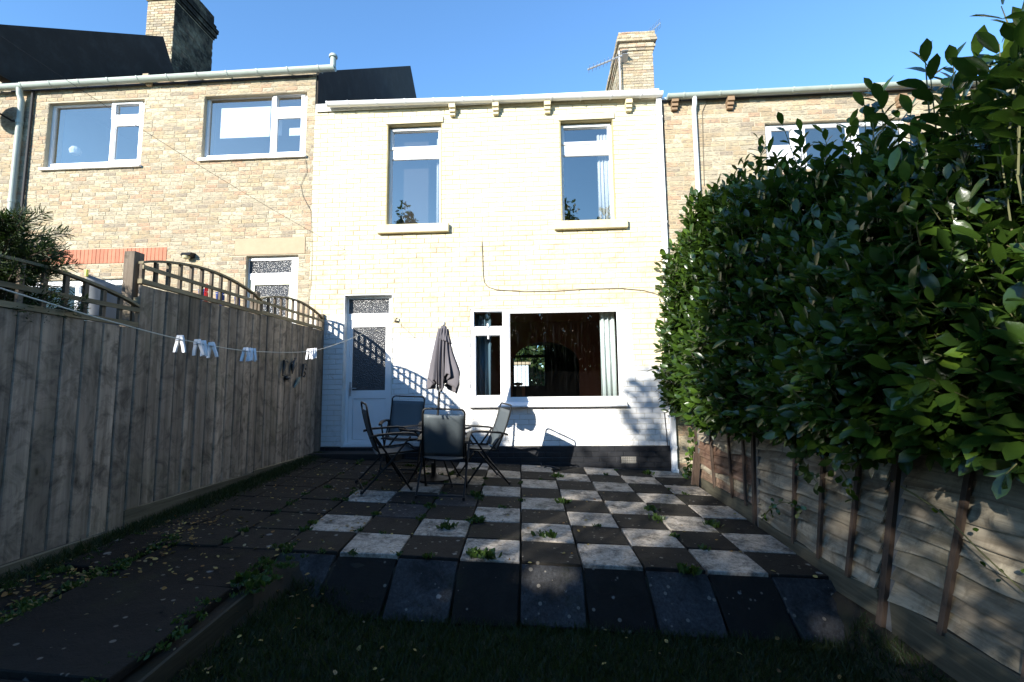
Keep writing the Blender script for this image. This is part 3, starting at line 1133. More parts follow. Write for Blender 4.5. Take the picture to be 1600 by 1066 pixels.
# living room and the room beyond it, seen through the big window
fz, cz = 0.45, 3.0
X0, X1 = -1.75, 1.85
Yp = 11.4
mb = MB()
mb.box(X0 - 0.05, X0, WY + 0.285, 17.6, fz - 0.05, cz + 0.05)
mb.box(X1, X1 + 0.05, WY + 0.285, 17.6, fz - 0.05, cz + 0.05)
mb.box(X0, X1, WY + 0.285, 17.6, fz - 0.05, fz)
mb.box(X0, X1, WY + 0.285, 17.6, cz, cz + 0.05)
mb.build('room_wall', M['inner_wall'], house)
ax0, ax1, az = wx(800, 580, Yp), wx(905, 580, Yp), wz(850, 534, Yp)
n = 16
arch = [(ax0 + (ax1 - ax0) * (0.5 - 0.5 * math.cos(math.pi * k / n)), az - 0.55 + 0.55 * math.sin(math.pi * k / n)) for k in range(n + 1)]
mb = MB()
mb.box(X0 + 0.002, ax0, Yp, Yp + 0.12, fz + 0.002, cz - 0.002)
mb.box(ax1, X1 - 0.002, Yp, Yp + 0.12, fz + 0.002, cz - 0.002)
for k in range(n):
    p, q = arch[k], arch[k + 1]
    mb.prism([p, q, (q[0], cz - 0.002), (p[0], cz - 0.002)], 'y', Yp + 0.001, Yp + 0.119)
mb.build('arched_partition', M['inner_wall'], house)
Yb = 17.6
bw = rectpx(803, 540, 851, 603, Yb)
mb = MB()
for (e, f, g_, h_) in frame_rects((X0 - 0.05, X1 + 0.05, fz - 0.05, cz + 0.05), [bw]):
    mb.box(e, f, Yb, Yb + 0.2, g_, h_)
mb.build('far_wall', M['inner_dark'], house)
mb = MB()
zt = bw[3] - (bw[3] - bw[2]) * 0.27
mb.box(bw[0], bw[1], Yb - 0.03, Yb - 0.001, zt - 0.05, zt + 0.05)
for k in range(7):
    u = bw[0] + (bw[1] - bw[0]) * (0.12 + 0.76 * k / 6)
    mb.box(u - 0.010, u + 0.010, Yb - 0.06, Yb - 0.035, bw[2], bw[3])
mb.build('far_window', M['inner_dark'], house)
mb = MB()
fx = wx(812, 605, 9.2)
mb.bar((fx, 9.2, fz), (fx + 0.02, 9.25, wz(812, 604, 9.2)), 0.12, 0.14)
mb.lathe([(0.02, 0), (0.09, 0.02), (0.10, 0.05), (0.03, 0.07)], (fx - 0.03, 9.2, wz(812, 604, 9.2) + 0.01), 12)
mb.build('armchair', mat_basic('brown_leather', (0.20, 0.12, 0.06), 0.5), house)

# back door
a, b, c, d = door_open
Yd = WY + 0.11
o = (a + 0.013, b - 0.013, c, d - 0.013)
fan = rectpx(545, 467, 608, 490, Yd)
leaf = (o[0] + 0.045, o[1] - 0.03, c + 0.05, wz(575, 500, Yd))
rs = frame_rects(o, [fan, leaf])
mb = MB()
for q in rs:
    mb.box(q[0], q[1], Yd, Yd + 0.07, q[2], q[3])
mb.box(o[0], o[1], Yd - 0.05, Yd - 0.001, c, c + 0.04)
df = mb.build('door_frame', M['upvc'], house)
mb = MB(); mb.box(fan[0], fan[1], Yd + 0.02, Yd + 0.03, fan[2], fan[3]); mb.build('pane', M['obscure'], df)
gl = rectpx(550, 511, 602, 610, Yd)
pn = rectpx(550, 623, 602, 687, Yd)
mb = MB()
for q in frame_rects((leaf[0] + 0.004, leaf[1] - 0.004, leaf[2] + 0.004, leaf[3] - 0.004), [gl, pn]):
    mb.box(q[0], q[1], Yd + 0.008, Yd + 0.06, q[2], q[3])
dl = mb.build('door', M['upvc'], house)
mb = MB(); mb.box(gl[0], gl[1], Yd + 0.028, Yd + 0.04, gl[2], gl[3]); mb.build('pane', M['obscure'], dl)
mb = MB(); mb.box(pn[0] + 0.004, pn[1] - 0.004, Yd + 0.018, Yd + 0.04, pn[2] + 0.004, pn[3] - 0.004); mb.build('panel', M['upvc'], dl, bevel=0.003)
mb = MB()
hx, hz = leaf[0] + 0.028, wz(543, 607)
mb.box(hx - 0.014, hx + 0.014, Yd - 0.004, Yd + 0.009, hz - 0.12, hz + 0.10)
mb.bar((hx, Yd - 0.03, hz), (hx + 0.11, Yd - 0.035, hz), 0.018, 0.018)
mb.bar((hx, Yd, hz), (hx, Yd - 0.03, hz), 0.016, 0.016)
mb.build('handle', M['steel'], dl)
# doorstep
mb = MB()
mb.box(wx(478, 712, 6.95), a - 0.02 + 1.0, 6.86, WY - 0.03, 0.0, wz(540, 706, 7.1))
mb.box(a - 0.03, b + 0.03, WY - 0.029, WY + 0.1, 0.0, c - 0.002)
mb.build('doorstep', M['step'], house, bevel=0.012)

# eaves, gutter, corbels, pipes
gx0, gz0 = wp(512, 164, WY - 0.12)
gx1, gz1 = wp(1031, 148, WY - 0.12)
mb = MB()
mb.box(XL + 0.03, XR, WY - 0.035, WY - 0.021, z_top - 0.03, z_top + 0.10)
mb.build('fascia', M['upvc_dirty'], house)
gm = gutter(house, gx0, gz0 + 0.03, gx1 + 0.03, gz1 + 0.03, WY - 0.11, M['upvc'], 0.062, [gx0 + 0.35 + 0.47 * k for k in range(11)])
for (x, y) in ((708, 168), (775, 166), (855, 164), (981, 161)):
    corbel(house, wx(x, y), wz(x, y), M['cream'])
# roof
rz = 8.95
Yr = 12.6
mb = MB()
ze = z_top + 0.03
mb.prism([(WY - 0.02, ze), (Yr, rz), (18.0, ze), (18.0, ze + 0.06), (Yr, rz + 0.06), (WY - 0.02, ze + 0.04)], 'x', XL + 0.07, XR + 0.02)
mb.build('roof', M['slate'], house)
mb = MB()
mb.box(XL + 0.05, XR - 0.02, 17.8, 18.0, 3.3, ze)
mb.build('rear_wall', M['mortar'], house)
mb = MB()
mb.box(XL + 0.04, X0 - 0.06, WY + 0.29, WY + 0.4, 0, 5.9)
mb.build('inside_wall', M['inner_dark'], house)
# downpipe, square, white
px0, pz0 = wp(1031, 160)
px1, pz1 = wp(1047, 735, WY)
px = (px0 + px1) / 2 + 0.01
mb = MB()
mb.box(px - 0.038, px + 0.038, WY - 0.085, WY - 0.02, 0.17, gz1 + 0.02)
for z in (0.5, 2.2, 3.9, 5.6):
    mb.box(px - 0.044, px + 0.044, WY - 0.091, WY - 0.014, z, z + 0.04)
mb.box(px - 0.045, px + 0.045, WY - 0.12, WY - 0.014, 0.115, 0.21)
mb.build('downpipe', M['upvc'], house, bevel=0.006)
# cables
def wall_cable(pix, r=0.006, mat='thin_cable', parent=house, name='cable', off=0.012):
    mb = MB()
    pts = [wp(x, y) for x, y in pix]
    mb.tube([(p[0], WY - off, p[1]) for p in pts], r, 6)
    return mb.build(name, M[mat], parent)
wall_cable([(753, 378), (754, 400), (755, 430), (757, 442), (763, 449), (776, 453), (820, 456), (870, 455), (920, 452), (970, 451), (1005, 454), (1030, 461)])
wall_cable([(478, 250), (480, 268), (470, 290), (474, 308), (486, 330), (487, 350), (488, 400), (486, 440), (481, 482)], 0.004, 'thin_cable')
wall_cable([(1038, 480), (1037, 560), (1037, 640), (1043, 700)], 0.006, 'wire', off=0.02)
mb = MB()
x, z = wp(619, 502)
mb.tube([(x, WY, z), (x, WY - 0.04, z), (x + 0.02, WY - 0.06, z + 0.03), (x + 0.03, WY - 0.03, z + 0.045)], 0.010, 6)
mb.lathe([(0.0, 0), (0.035, 0.004), (0.035, 0.014), (0.0, 0.02)], (x + 0.0, WY - 0.015, z - 0.01), 10)
mb.build('line_hook', M['thin_cable'], house)

# =================================================================== LEFT HOUSE
lh = empty('terraced_house', (-6.4, WY, 0.3), 'taller unpainted buff brick house on the left behind the board fence', 'house', 'row of terraced houses')
lz0, lz1 = 0.2, wz(270, 118)
XLL = -13.2
wa = rectpx(72, 158, 222, 262)
wbb = rectpx(317, 147, 478, 247)
ldoor = rectpx(381, 399, 463, 560)
lwin = rectpx(30, 437, 199, 520)
lint = rectpx(367, 372, 477, 398)
sold = rectpx(60, 389, 258, 412)
vent = rectpx(294, 122, 315, 134)
holesL = [wa, wbb, (ldoor[0], ldoor[1], 0.5, ldoor[3]), lwin, lint, sold, vent]
fence_top = lambda x, y: y < 400 and x > -20
brickwork(lh, XLL, XL, lz0, lz1, holesL, 0.203, 0.0690, 21, M['brick_o'], M['brick_m'], M['mortar'], vis=lambda x, y: y < 380 and x > 0, jit=0.022, uneven=0.002, core_in=0.005)
# red soldier course
k = 0
x = sold[0]
while x < sold[1] - 0.03:
    mb = MB()
    w = 0.068
    mb.box(-w / 2 + 0.004, w / 2 - 0.004, -0.003, 0.03, -(sold[3] - sold[2]) / 2 + 0.004, (sold[3] - sold[2]) / 2 - 0.004)
    if k == 0:
        sm = mb.mesh('red_brick', M['red_brick'])
    o = bpy.data.objects.new('brick', sm)
    o['label'] = 'red brick stood on end over the window'
    COL.objects.link(o)
    o.parent = lh
    o.location = Vector((x + w / 2, WY - random.uniform(0, 0.004), (sold[2] + sold[3]) / 2)) - wloc(lh)
    x += w; k += 1
mb = MB(); mb.box(sold[0], sold[1], WY + 0.012, WY + 0.2, sold[2] + 0.001, sold[3] - 0.001); mb.build('mortar_bed', M['mortar'], lh)
mb = MB(); mb.box(lint[0], lint[1], WY - 0.006, WY + 0.25, lint[2] + 0.001, lint[3] - 0.001); mb.build('lintel', M['lintel'], lh, bevel=0.006)
a, b, c, d = vent
mb = MB()
mb.box(a, b, WY + 0.01, WY + 0.05, c, d)
for kk in range(8):
    u = a + (b - a) * kk / 7
    mb.box(u - 0.004, u + 0.004, WY - 0.002, WY + 0.009, c, d)
for kk in range(4):
    v = c + (d - c) * kk / 3
    mb.box(a, b, WY - 0.0035, WY - 0.0021, v - 0.004, v + 0.004)
mb.build('air_vent', M['concrete'], lh)


def tri_window(op, pans, sash, glass, house=lh, inner='inner_pale'):
    a, b, c, d = op
    Yf = WY + 0.075
    w = make_window(house, (a, b, c, d), pans, Yf, sashes=sash, glass=glass)
    s = MB()
    s.box(a - 0.03, b + 0.03, WY - 0.05, Yf - 0.001, c - 0.03, c + 0.012)
    s.build('window_sill', M['upvc'], w, bevel=0.004)
    room(house, a + 0.01, b - 0.01, WY + 0.285, WY + 1.8, c - 0.3, d + 0.2, M[inner], 'bedroom_wall')
    return w


Yq = WY + 0.075
wA = tri_window(wa, [rectpx(82, 165, 173, 255, Yq), rectpx(182, 163, 219, 180, Yq), rectpx(178, 195, 216, 250, Yq)], [rectpx(176, 158, 223, 186, Yq)], M['glass_up'])
wB = tri_window(wbb, [rectpx(325, 152, 424, 242, Yq), rectpx(433, 149, 472, 168, Yq), rectpx(431, 183, 470, 238, Yq)], [rectpx(428, 145, 477, 175, Yq)], M['glass_up'])
mb = MB()
q = rectpx(345, 168, 422, 215, WY + 0.125)
mb.box(q[0], q[1], WY + 0.125, WY + 0.135, q[2], q[3])
q = rectpx(433, 185, 440, 212, WY + 0.2); mb.box(q[0], q[1], WY + 0.2, WY + 0.21, q[2], q[3])
q = rectpx(452, 200, 470, 212, WY + 0.2); mb.box(q[0], q[1], WY + 0.2, WY + 0.21, q[2], q[3])
mb.build('blind', M['blind'], wB)
mb = MB()
q = wp(120, 243, WY + 0.25)
mb.lathe([(0.0, 0), (0.07, 0.005), (0.09, 0.07), (0.06, 0.13), (0.0, 0.15)], (q[0], WY + 0.22, q[1]), 12)
mb.build('ornament', M['curtain'], wA)
# ground-floor window and door of the left house, mostly behind the fence
q = lwin
wC = make_window(lh, q, [(q[0] + 0.05, (q[0] + q[1]) / 2 - 0.03, q[2] + 0.05, q[3] - 0.10), ((q[0] + q[1]) / 2 + 0.03, q[1] - 0.05, q[2] + 0.05, q[3] - 0.30), ((q[0] + q[1]) / 2 + 0.03, q[1] - 0.05, q[3] - 0.24, q[3] - 0.08)], WY + 0.05)
room(lh, q[0] + 0.01, q[1] - 0.01, WY + 0.285, WY + 2.0, q[2] - 0.3, q[3] + 0.2, M['inner_dark'], 'kitchen_wall')
a, b, c, d = ldoor
fan = rectpx(389, 407, 456, 427, Yq)
leaf = (wx(388, 470, Yq), wx(456, 470, Yq), 0.55, wz(420, 437, Yq))
mb = MB()
for q in frame_rects((a, b, 0.5, d), [fan, leaf]): mb.box(q[0], q[1], Yq, Yq + 0.07, q[2], q[3])
dfr = mb.build('door_frame', M['upvc'], lh)
mb = MB(); mb.box(fan[0], fan[1], Yq + 0.02, Yq + 0.03, fan[2], fan[3]); mb.build('pane', M['obscure'], dfr)
gl = rectpx(396, 445, 450, 520, Yq)
mb = MB()
for q in frame_rects((leaf[0] + 0.004, leaf[1] - 0.004, 0.55, leaf[3] - 0.004), [gl]): mb.box(q[0], q[1], Yq + 0.008, Yq + 0.06, q[2], q[3])
ld = mb.build('door', M['upvc_beige'], lh)
mb = MB(); mb.box(gl[0], gl[1], Yq + 0.028, Yq + 0.04, gl[2], gl[3]); mb.build('pane', M['obscure'], ld)
# bulkhead lamp
x, z = wp(297, 402)
mb = MB()
mb.prism([(WY, z + 0.06), (WY - 0.10, z + 0.05), (WY - 0.13, z - 0.0), (WY, z - 0.02)], 'x', x - 0.07, x + 0.09)
lp = mb.build('lamp', M['black_metal'], lh)
mb = MB()
mb.lathe([(0.0, -0.055), (0.05, -0.035), (0.06, 0.0), (0.05, 0.01)], (x - 0.005, WY - 0.075, z - 0.005), 12)
mb.build('lamp_shade', M['lamp_glass'], lp, smooth=True)
# gutter along a sloping line
ga, gb = wp(0, 139, WY - 0.12), wp(522, 100, WY - 0.12)
sl_ = (gb[1] - ga[1]) / (gb[0] - ga[0])
gx0_, gx1_ = -13.0, gb[0]
sl2 = sl_ * 0.35
gmid = (ga[0] + gb[0]) / 2; gzm = (ga[1] + gb[1]) / 2
gz = lambda x: gzm + sl2 * (x - gmid)
gL = gutter(lh, gx0_, gz(gx0_), gx1_, gz(gx1_), WY - 0.11, M['upvc_green'], 0.068, [gx1_ - 0.25 - 0.52 * k for k in range(17)])
mb = MB()
mb.box(XLL, XL, WY - 0.03, WY + 0.1, lz1, gzm + 0.05)
mb.build('fascia', M['plinth'], lh)
x, z = gx1_ - 0.02, gz(gx1_)
mb = MB()
mb.lathe([(0.045, -0.02), (0.045, 0.16), (0.066, 0.165), (0.07, 0.19), (0.055, 0.215), (0.0, 0.22)], (x, WY - 0.11, z), 14)
mb.build('vent_pipe', M['upvc_green'], lh, smooth=True)
corbel(lh, wx(236, 126), wz(236, 122), M['lintel'])
# round downpipe of the left house
x0, z0 = wp(31, 250)
mb = MB()
mb.tube([(x0, WY - 0.11, gz(x0) - 0.03), (x0, WY - 0.10, gz(x0) - 0.15), (x0, WY - 0.06, gz(x0) - 0.25), (x0, WY - 0.06, 0.3)], 0.045, 12)
for z in (1.2, 2.9, 4.6, 6.0):
    mb.tube([(x0, WY - 0.06, z), (x0, WY - 0.06, z + 0.06)], 0.053, 12)
mb.build('downpipe', M['upvc_green'], lh, smooth=True)
mb = MB()
mb.tube([(x0 + 0.16, WY - 0.03, gz(x0) - 0.05), (x0 + 0.15, WY - 0.03, 0.3)], 0.022, 8)
mb.build('waste_pipe', M['wire'], lh)
# roof and black gable above the middle house
LZ = gzm + 0.08
rzL = wz(640, 103, 12.8)
mb = MB()
gable = [(WY + 0.02, 5.6), (WY + 0.02, LZ - 0.02), (Yr + 0.2, rzL), (18.2, LZ - 0.02), (18.2, 5.6)]
mb.prism(gable, 'x', XL - 0.12, XL + 0.03)
mb.build('gable_wall', M['render'], lh)
mb = MB()
mb.prism([(WY - 0.01, LZ - 0.14), (Yr + 0.2, rzL - 0.1), (18.2, LZ - 0.14), (18.2, LZ - 0.08), (Yr + 0.2, rzL - 0.04), (WY - 0.01, LZ - 0.10)], 'x', XLL + 4.1, XL - 0.125)
mb.build('roof', M['slate'], lh)

# satellite dish at the left edge
x, z = wp(-6, 172, WY - 0.2)
dish = empty('satellite_dish', (x, WY - 0.02, z), 'dark satellite dish on the brick wall at the left edge', 'satellite dish')
mb = MB()
prof = [(0.02 + 0.22 * k / 8, 0.05 * (k / 8) ** 2) for k in range(9)]
mb.lathe(prof + [(0.24, 0.045), (0.02, -0.01)], (0, 0, 0), 24)
Rm = Matrix.Rotation(math.radians(78), 3, 'X') @ Matrix.Identity(3)
Rm = Matrix.Rotation(math.radians(-35), 3, 'Z') @ Rm
mb.v = [tuple(Rm @ Vector(v) + Vector((x, WY - 0.18, z))) for v in mb.v]
mb.build('reflector', M['render'], dish, smooth=True)
mb = MB()
mb.tube([(x + 0.25, WY, z - 0.12), (x + 0.20, WY - 0.12, z - 0.15), (x, WY - 0.17, z - 0.03)], 0.016, 8)
mb.build('arm', M['black_metal'], dish)

# the house further uphill: only its black gable and chimney show
uh = empty('terraced_house', (-11.5, WY, 0.6), 'highest house, only its black gable and tall chimney showing at top left', 'house', 'row of terraced houses')
XU = -9.25
Yc0, Yc1 = 11.9, 13.9
zg0 = wz(0, 38, 7.25 * 1.06)
zr = wz(255, 57, 11.9)
slope = 0.577
_ya, _yb = XU / wx(0, 38, 1.0), XU / wx(255, 57, 1.0)
_za, _zb = wz(0, 38, _ya), wz(255, 57, _yb)
zt_at = lambda Y: _za + (Y - _ya) * (_zb - _za) / (_yb - _ya)
mb = MB()
mb.prism([(6.75, 6.9), (6.75, zt_at(6.75)), (_yb, zt_at(_yb)), (_yb + 0.45, zt_at(_yb) - 0.75), (_yb + 0.9, zt_at(_yb) - 2.4), (_yb + 0.9, 6.9)], 'x', XU - 0.2, XU)
mb.build('gable_wall', M['render'], uh)
mb = MB()
mb.prism([(WY - 0.1, zt_at(WY) - 0.12), (_yb - 0.1, zt_at(_yb) - 0.12), (_yb + 5, zt_at(_yb) - 3.75), (_yb + 5, zt_at(_yb) - 3.69), (_yb - 0.1, zt_at(_yb) - 0.05), (WY - 0.1, zt_at(WY) - 0.06)], 'x', -17, XU - 0.205)
mb.build('roof', M['slate'], uh)
mb = MB()
mb.box(-13.9, XU - 0.21, WY + 0.3, WY + 0.5, 0, zt_at(WY) - 0.2)
mb.build('wall', M['mortar'], uh)
cx0, cx1 = wx(227, 60, Yc0), wx(270, 60, Yc0)
cyb = cx1 / ((wx(331, 100, 1.0)))          # depth where the chimney's far edge falls
ctop = wz(250, -34, Yc0)
mb = MB()
mb.box(cx0 + 0.01, cx1 - 0.01, Yc0 + 0.01, cyb - 0.01, 8.0, ctop - 0.01)
ch = mb.build('chimney', M['mortar'], uh)
mb = MB()
brick_box_faces(mb, cx0, cx1, Yc0, cyb, 8.0, ctop - 0.7, 0.225, 0.078, 5, ['-y'])
z = ctop - 0.7
for k, o_ in enumerate((0.03, 0.07, 0.07, 0.11, 0.05, 0.0)):
    hh = 0.08 if k < 3 else 0.13
    if k == 5: hh = 0.3
    brick_box_faces(mb, cx0 - o_, cx1 + o_, Yc0 - o_, cyb + o_, z, z + hh, 0.225, 0.078, 50 + k, ['-y'])
    z += hh
mb.build('brickwork', M['brick_m'], ch, kind='stuff')
mb = MB()
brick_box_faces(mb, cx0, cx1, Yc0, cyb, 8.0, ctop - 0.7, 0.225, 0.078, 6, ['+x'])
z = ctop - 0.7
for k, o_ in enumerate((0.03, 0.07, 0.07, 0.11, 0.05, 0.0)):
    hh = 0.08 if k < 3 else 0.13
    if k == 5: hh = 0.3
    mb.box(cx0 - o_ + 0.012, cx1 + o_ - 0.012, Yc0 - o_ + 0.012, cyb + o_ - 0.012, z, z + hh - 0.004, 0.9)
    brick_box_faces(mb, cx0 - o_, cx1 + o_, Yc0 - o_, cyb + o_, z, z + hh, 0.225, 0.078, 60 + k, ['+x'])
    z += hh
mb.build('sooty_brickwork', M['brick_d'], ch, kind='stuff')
for k in range(3):
    mb = MB()
    mb.lathe([(0.10, 0), (0.10, 0.12), (0.13, 0.14), (0.13, 0.18), (0.11, 0.2)], ((cx0 + cx1) / 2, Yc0 + 0.4 + 0.75 * k, z), 10)
    mb.build('chimney_pot', M['red_brick'], ch)

# =================================================================== RIGHT HOUSE
rh = empty('terraced_house', (6, WY, 0.1), 'unpainted buff brick house on the right behind the laurel hedge', 'house', 'row of terraced houses')
rz1 = wz(1300, 146)
wr = rectpx(1197, 188, 1420, 262)
brickwork(rh, XR, 11.5, -0.1, rz1, [wr], 0.222, 0.077, 31, M['brick_o'], M['brick_m'], M['mortar'],
          vis=lambda x, y: (x < 1095 and (y < 330 or y > 640)) or (y < 215 and x < 1420), jit=0.03, uneven=0.002, core_in=0.005)
Yq2 = WY + 0.06
wR = make_window(rh, wr, [rectpx(1207, 196, 1240, 300, Yq2)[:2] + (wr[2] + 0.42, wr[3] - 0.08), rectpx(1260, 190, 1328, 300, Yq2)[:2] + (wr[2] + 0.05, wr[3] - 0.06),
                          rectpx(1345, 190, 1412, 300, Yq2)[:2] + (wr[2] + 0.05, wr[3] - 0.06)], Yq2, glass=M['glass_up'])
room(rh, wr[0] + 0.01, wr[1] - 0.01, WY + 0.285, WY + 2.0, wr[2] - 0.3, wr[3] + 0.2, M['inner_pale'], 'bedroom_wall')
ga, gb = wp(1040, 151, WY - 0.12), wp(1560, 135, WY - 0.12)
gzr = ga[1]
gR = gutter(rh, XR + 0.11, ga[1] + 0.02, 11.5, ga[1] + 0.08, WY - 0.11, M['upvc_green'], 0.06, [XR + 0.35 + 0.55 * k for k in range(16)])
mb = MB()
mb.box(XR + 0.02, 11.5, WY - 0.03, WY + 0.1, rz1, gzr + 0.04)
mb.build('fascia', M['upvc_dirty'], rh)
for (x, y) in ((1052, 158), (1138, 156), (1403, 152)):
    corbel(rh, wx(x, y), wz(x, y) - 0.01, mat_basic('brown_corbel', (0.26, 0.17, 0.10), 0.9))
x = wx(1086, 240)
mb = MB()
mb.tube([(x, WY - 0.11, gzr), (x, WY - 0.10, gzr - 0.12), (x, WY - 0.055, gzr - 0.2), (x, WY - 0.055, 0.2)], 0.036, 10)
mb.build('downpipe', M['upvc'], rh, smooth=True)
wall_cable([(1036, 165), (1038, 250), (1040, 340), (1042, 420)], 0.007, 'wire', rh, 'cable')
wall_cable([(1103, 160), (1097, 175), (1098, 230), (1100, 290)], 0.006, 'thin_cable', rh, 'cable')
zeR = gzr - 0.02
mb = MB()
mb.prism([(WY - 0.01, zeR), (Yr, rz - 0.12), (18.0, zeR), (18.0, zeR + 0.06), (Yr, rz - 0.06), (WY - 0.01, zeR + 0.04)], 'x', XR + 0.03, 11.6)
mb.build('roof', M['slate'], rh)
# chimney of the right house
Yk = 12.0
kx0, kx1 = wx(971, 100, Yk), wx(1021, 100, Yk)
kyb = kx0 / wx(947, 125, 1.0)
kyb = min(kyb, 14.2)
kt = wz(990, 52, Yk)
mb = MB()
mb.box(kx0 + 0.01, kx1 - 0.01, Yk + 0.01, kyb - 0.01, 8.0, kt - 0.4)
kc = mb.build('chimney', M['mortar'], rh)
mb = MB()
brick_box_faces(mb, kx0, kx1, Yk, kyb, 8.0, kt - 0.52, 0.225, 0.078, 8, ['-y', '-x'])
z = kt - 0.52
for k, (o_, hh) in enumerate(((0.03, 0.078), (0.06, 0.078), (0.03, 0.078), (0.10, 0.078), (0.10, 0.078), (0.06, 0.13))):
    mb.box(kx0 - o_ + 0.012, kx1 + o_ - 0.012, Yk - o_ + 0.012, kyb + o_ - 0.012, z, z + hh - 0.004, 0.45)
    brick_box_faces(mb, kx0 - o_, kx1 + o_, Yk - o_, kyb + o_, z, z + hh, 0.225, 0.078, 80 + k, ['-y', '-x'])
    z += hh
mb.build('brickwork', M['brick_m'], kc, kind='stuff')
# aerial on that chimney: mast, boom and a second small aerial on top
ae = empty('television_aerial', (kx0 - 0.02, Yk - 0.12, kt - 1.6), 'silver television aerial on a mast strapped to the chimney', 'aerial')
mx, my = wx(968, 100, Yk - 0.15), Yk - 0.15
mb = MB()
mb.tube([(mx, my, 8.6), (mx, my, wz(968, 80, my))], 0.018, 8)
mb.bar((mx, my, kt - 1.0), (mx + 0.1, Yk + 0.05, kt - 1.0), 0.02, 0.02)
mb.build('mast', M['steel'], ae)
mb = MB()
p, q = wp(918, 109, my), wp(975, 86, my)
P0, P1 = np.array([p[0], my, p[1]]), np.array([q[0], my, q[1]])
mb.tube([P0, P1], 0.024, 6)
for k in range(9):
    c_ = P0 + (P1 - P0) * (0.05 + k * 0.10)
    mb.tube([c_ + (0, -0.16, 0), c_ + (0, 0.16, 0)], 0.006, 5)
for k in (-1, 1):
    mb.bar(P1 + (0.02, -0.12, 0.05 * k), P1 + (0.02, 0.12, 0.12 * k), 0.16, 0.01)
mb.build('boom', M['steel'], ae)
ae2 = empty('television_aerial', (wx(1008, 60, 12.4), 12.4, kt), 'small comb-like aerial slanting above the chimney top', 'aerial')
p, q = wp(1006, 55, 12.4), wp(1032, 36, 12.4)
P0, P1 = np.array([p[0], 12.4, p[1] - 0.1]), np.array([q[0], 12.4, q[1]])
mb = MB()
mb.tube([P0, P1], 0.012, 6)
for k in range(8):
    c_ = P0 + (P1 - P0) * (0.35 + k * 0.09)
    mb.tube([c_ + (-0.04, -0.1, 0.055), c_ + (0.04, 0.1, -0.055)], 0.005, 5)
mb.build('boom', M['steel'], ae2)

# overhead wire across the left house to the middle one
mb = MB()
p = wp(541, 392)
s0 = wp(-40, 28, 4.0)
A0, A1 = np.array([s0[0], 4.0, s0[1]]), np.array([p[0], WY - 0.02, p[1]])
pts = []
for k in range(25):
    t_ = k / 24
    q = A0 + (A1 - A0) * t_
    q[2] -= 0.25 * 4 * t_ * (1 - t_) * 0.35
    pts.append(q)
mb.tube(pts, 0.0024, 6)
tag(mb.build('overhead_wire', M['wire']), 'thin black wire sagging from the sky to the painted wall', 'wire')

# =================================================================== LEFT FENCE (three panels)
FX = -3.40
fence_label = ['lowest board fence panel, nearest at the left edge, with an arched trellis top',
               'tall board fence panel with arched trellis, between the two posts', 'board fence panel that meets the house wall, with arched trellis']


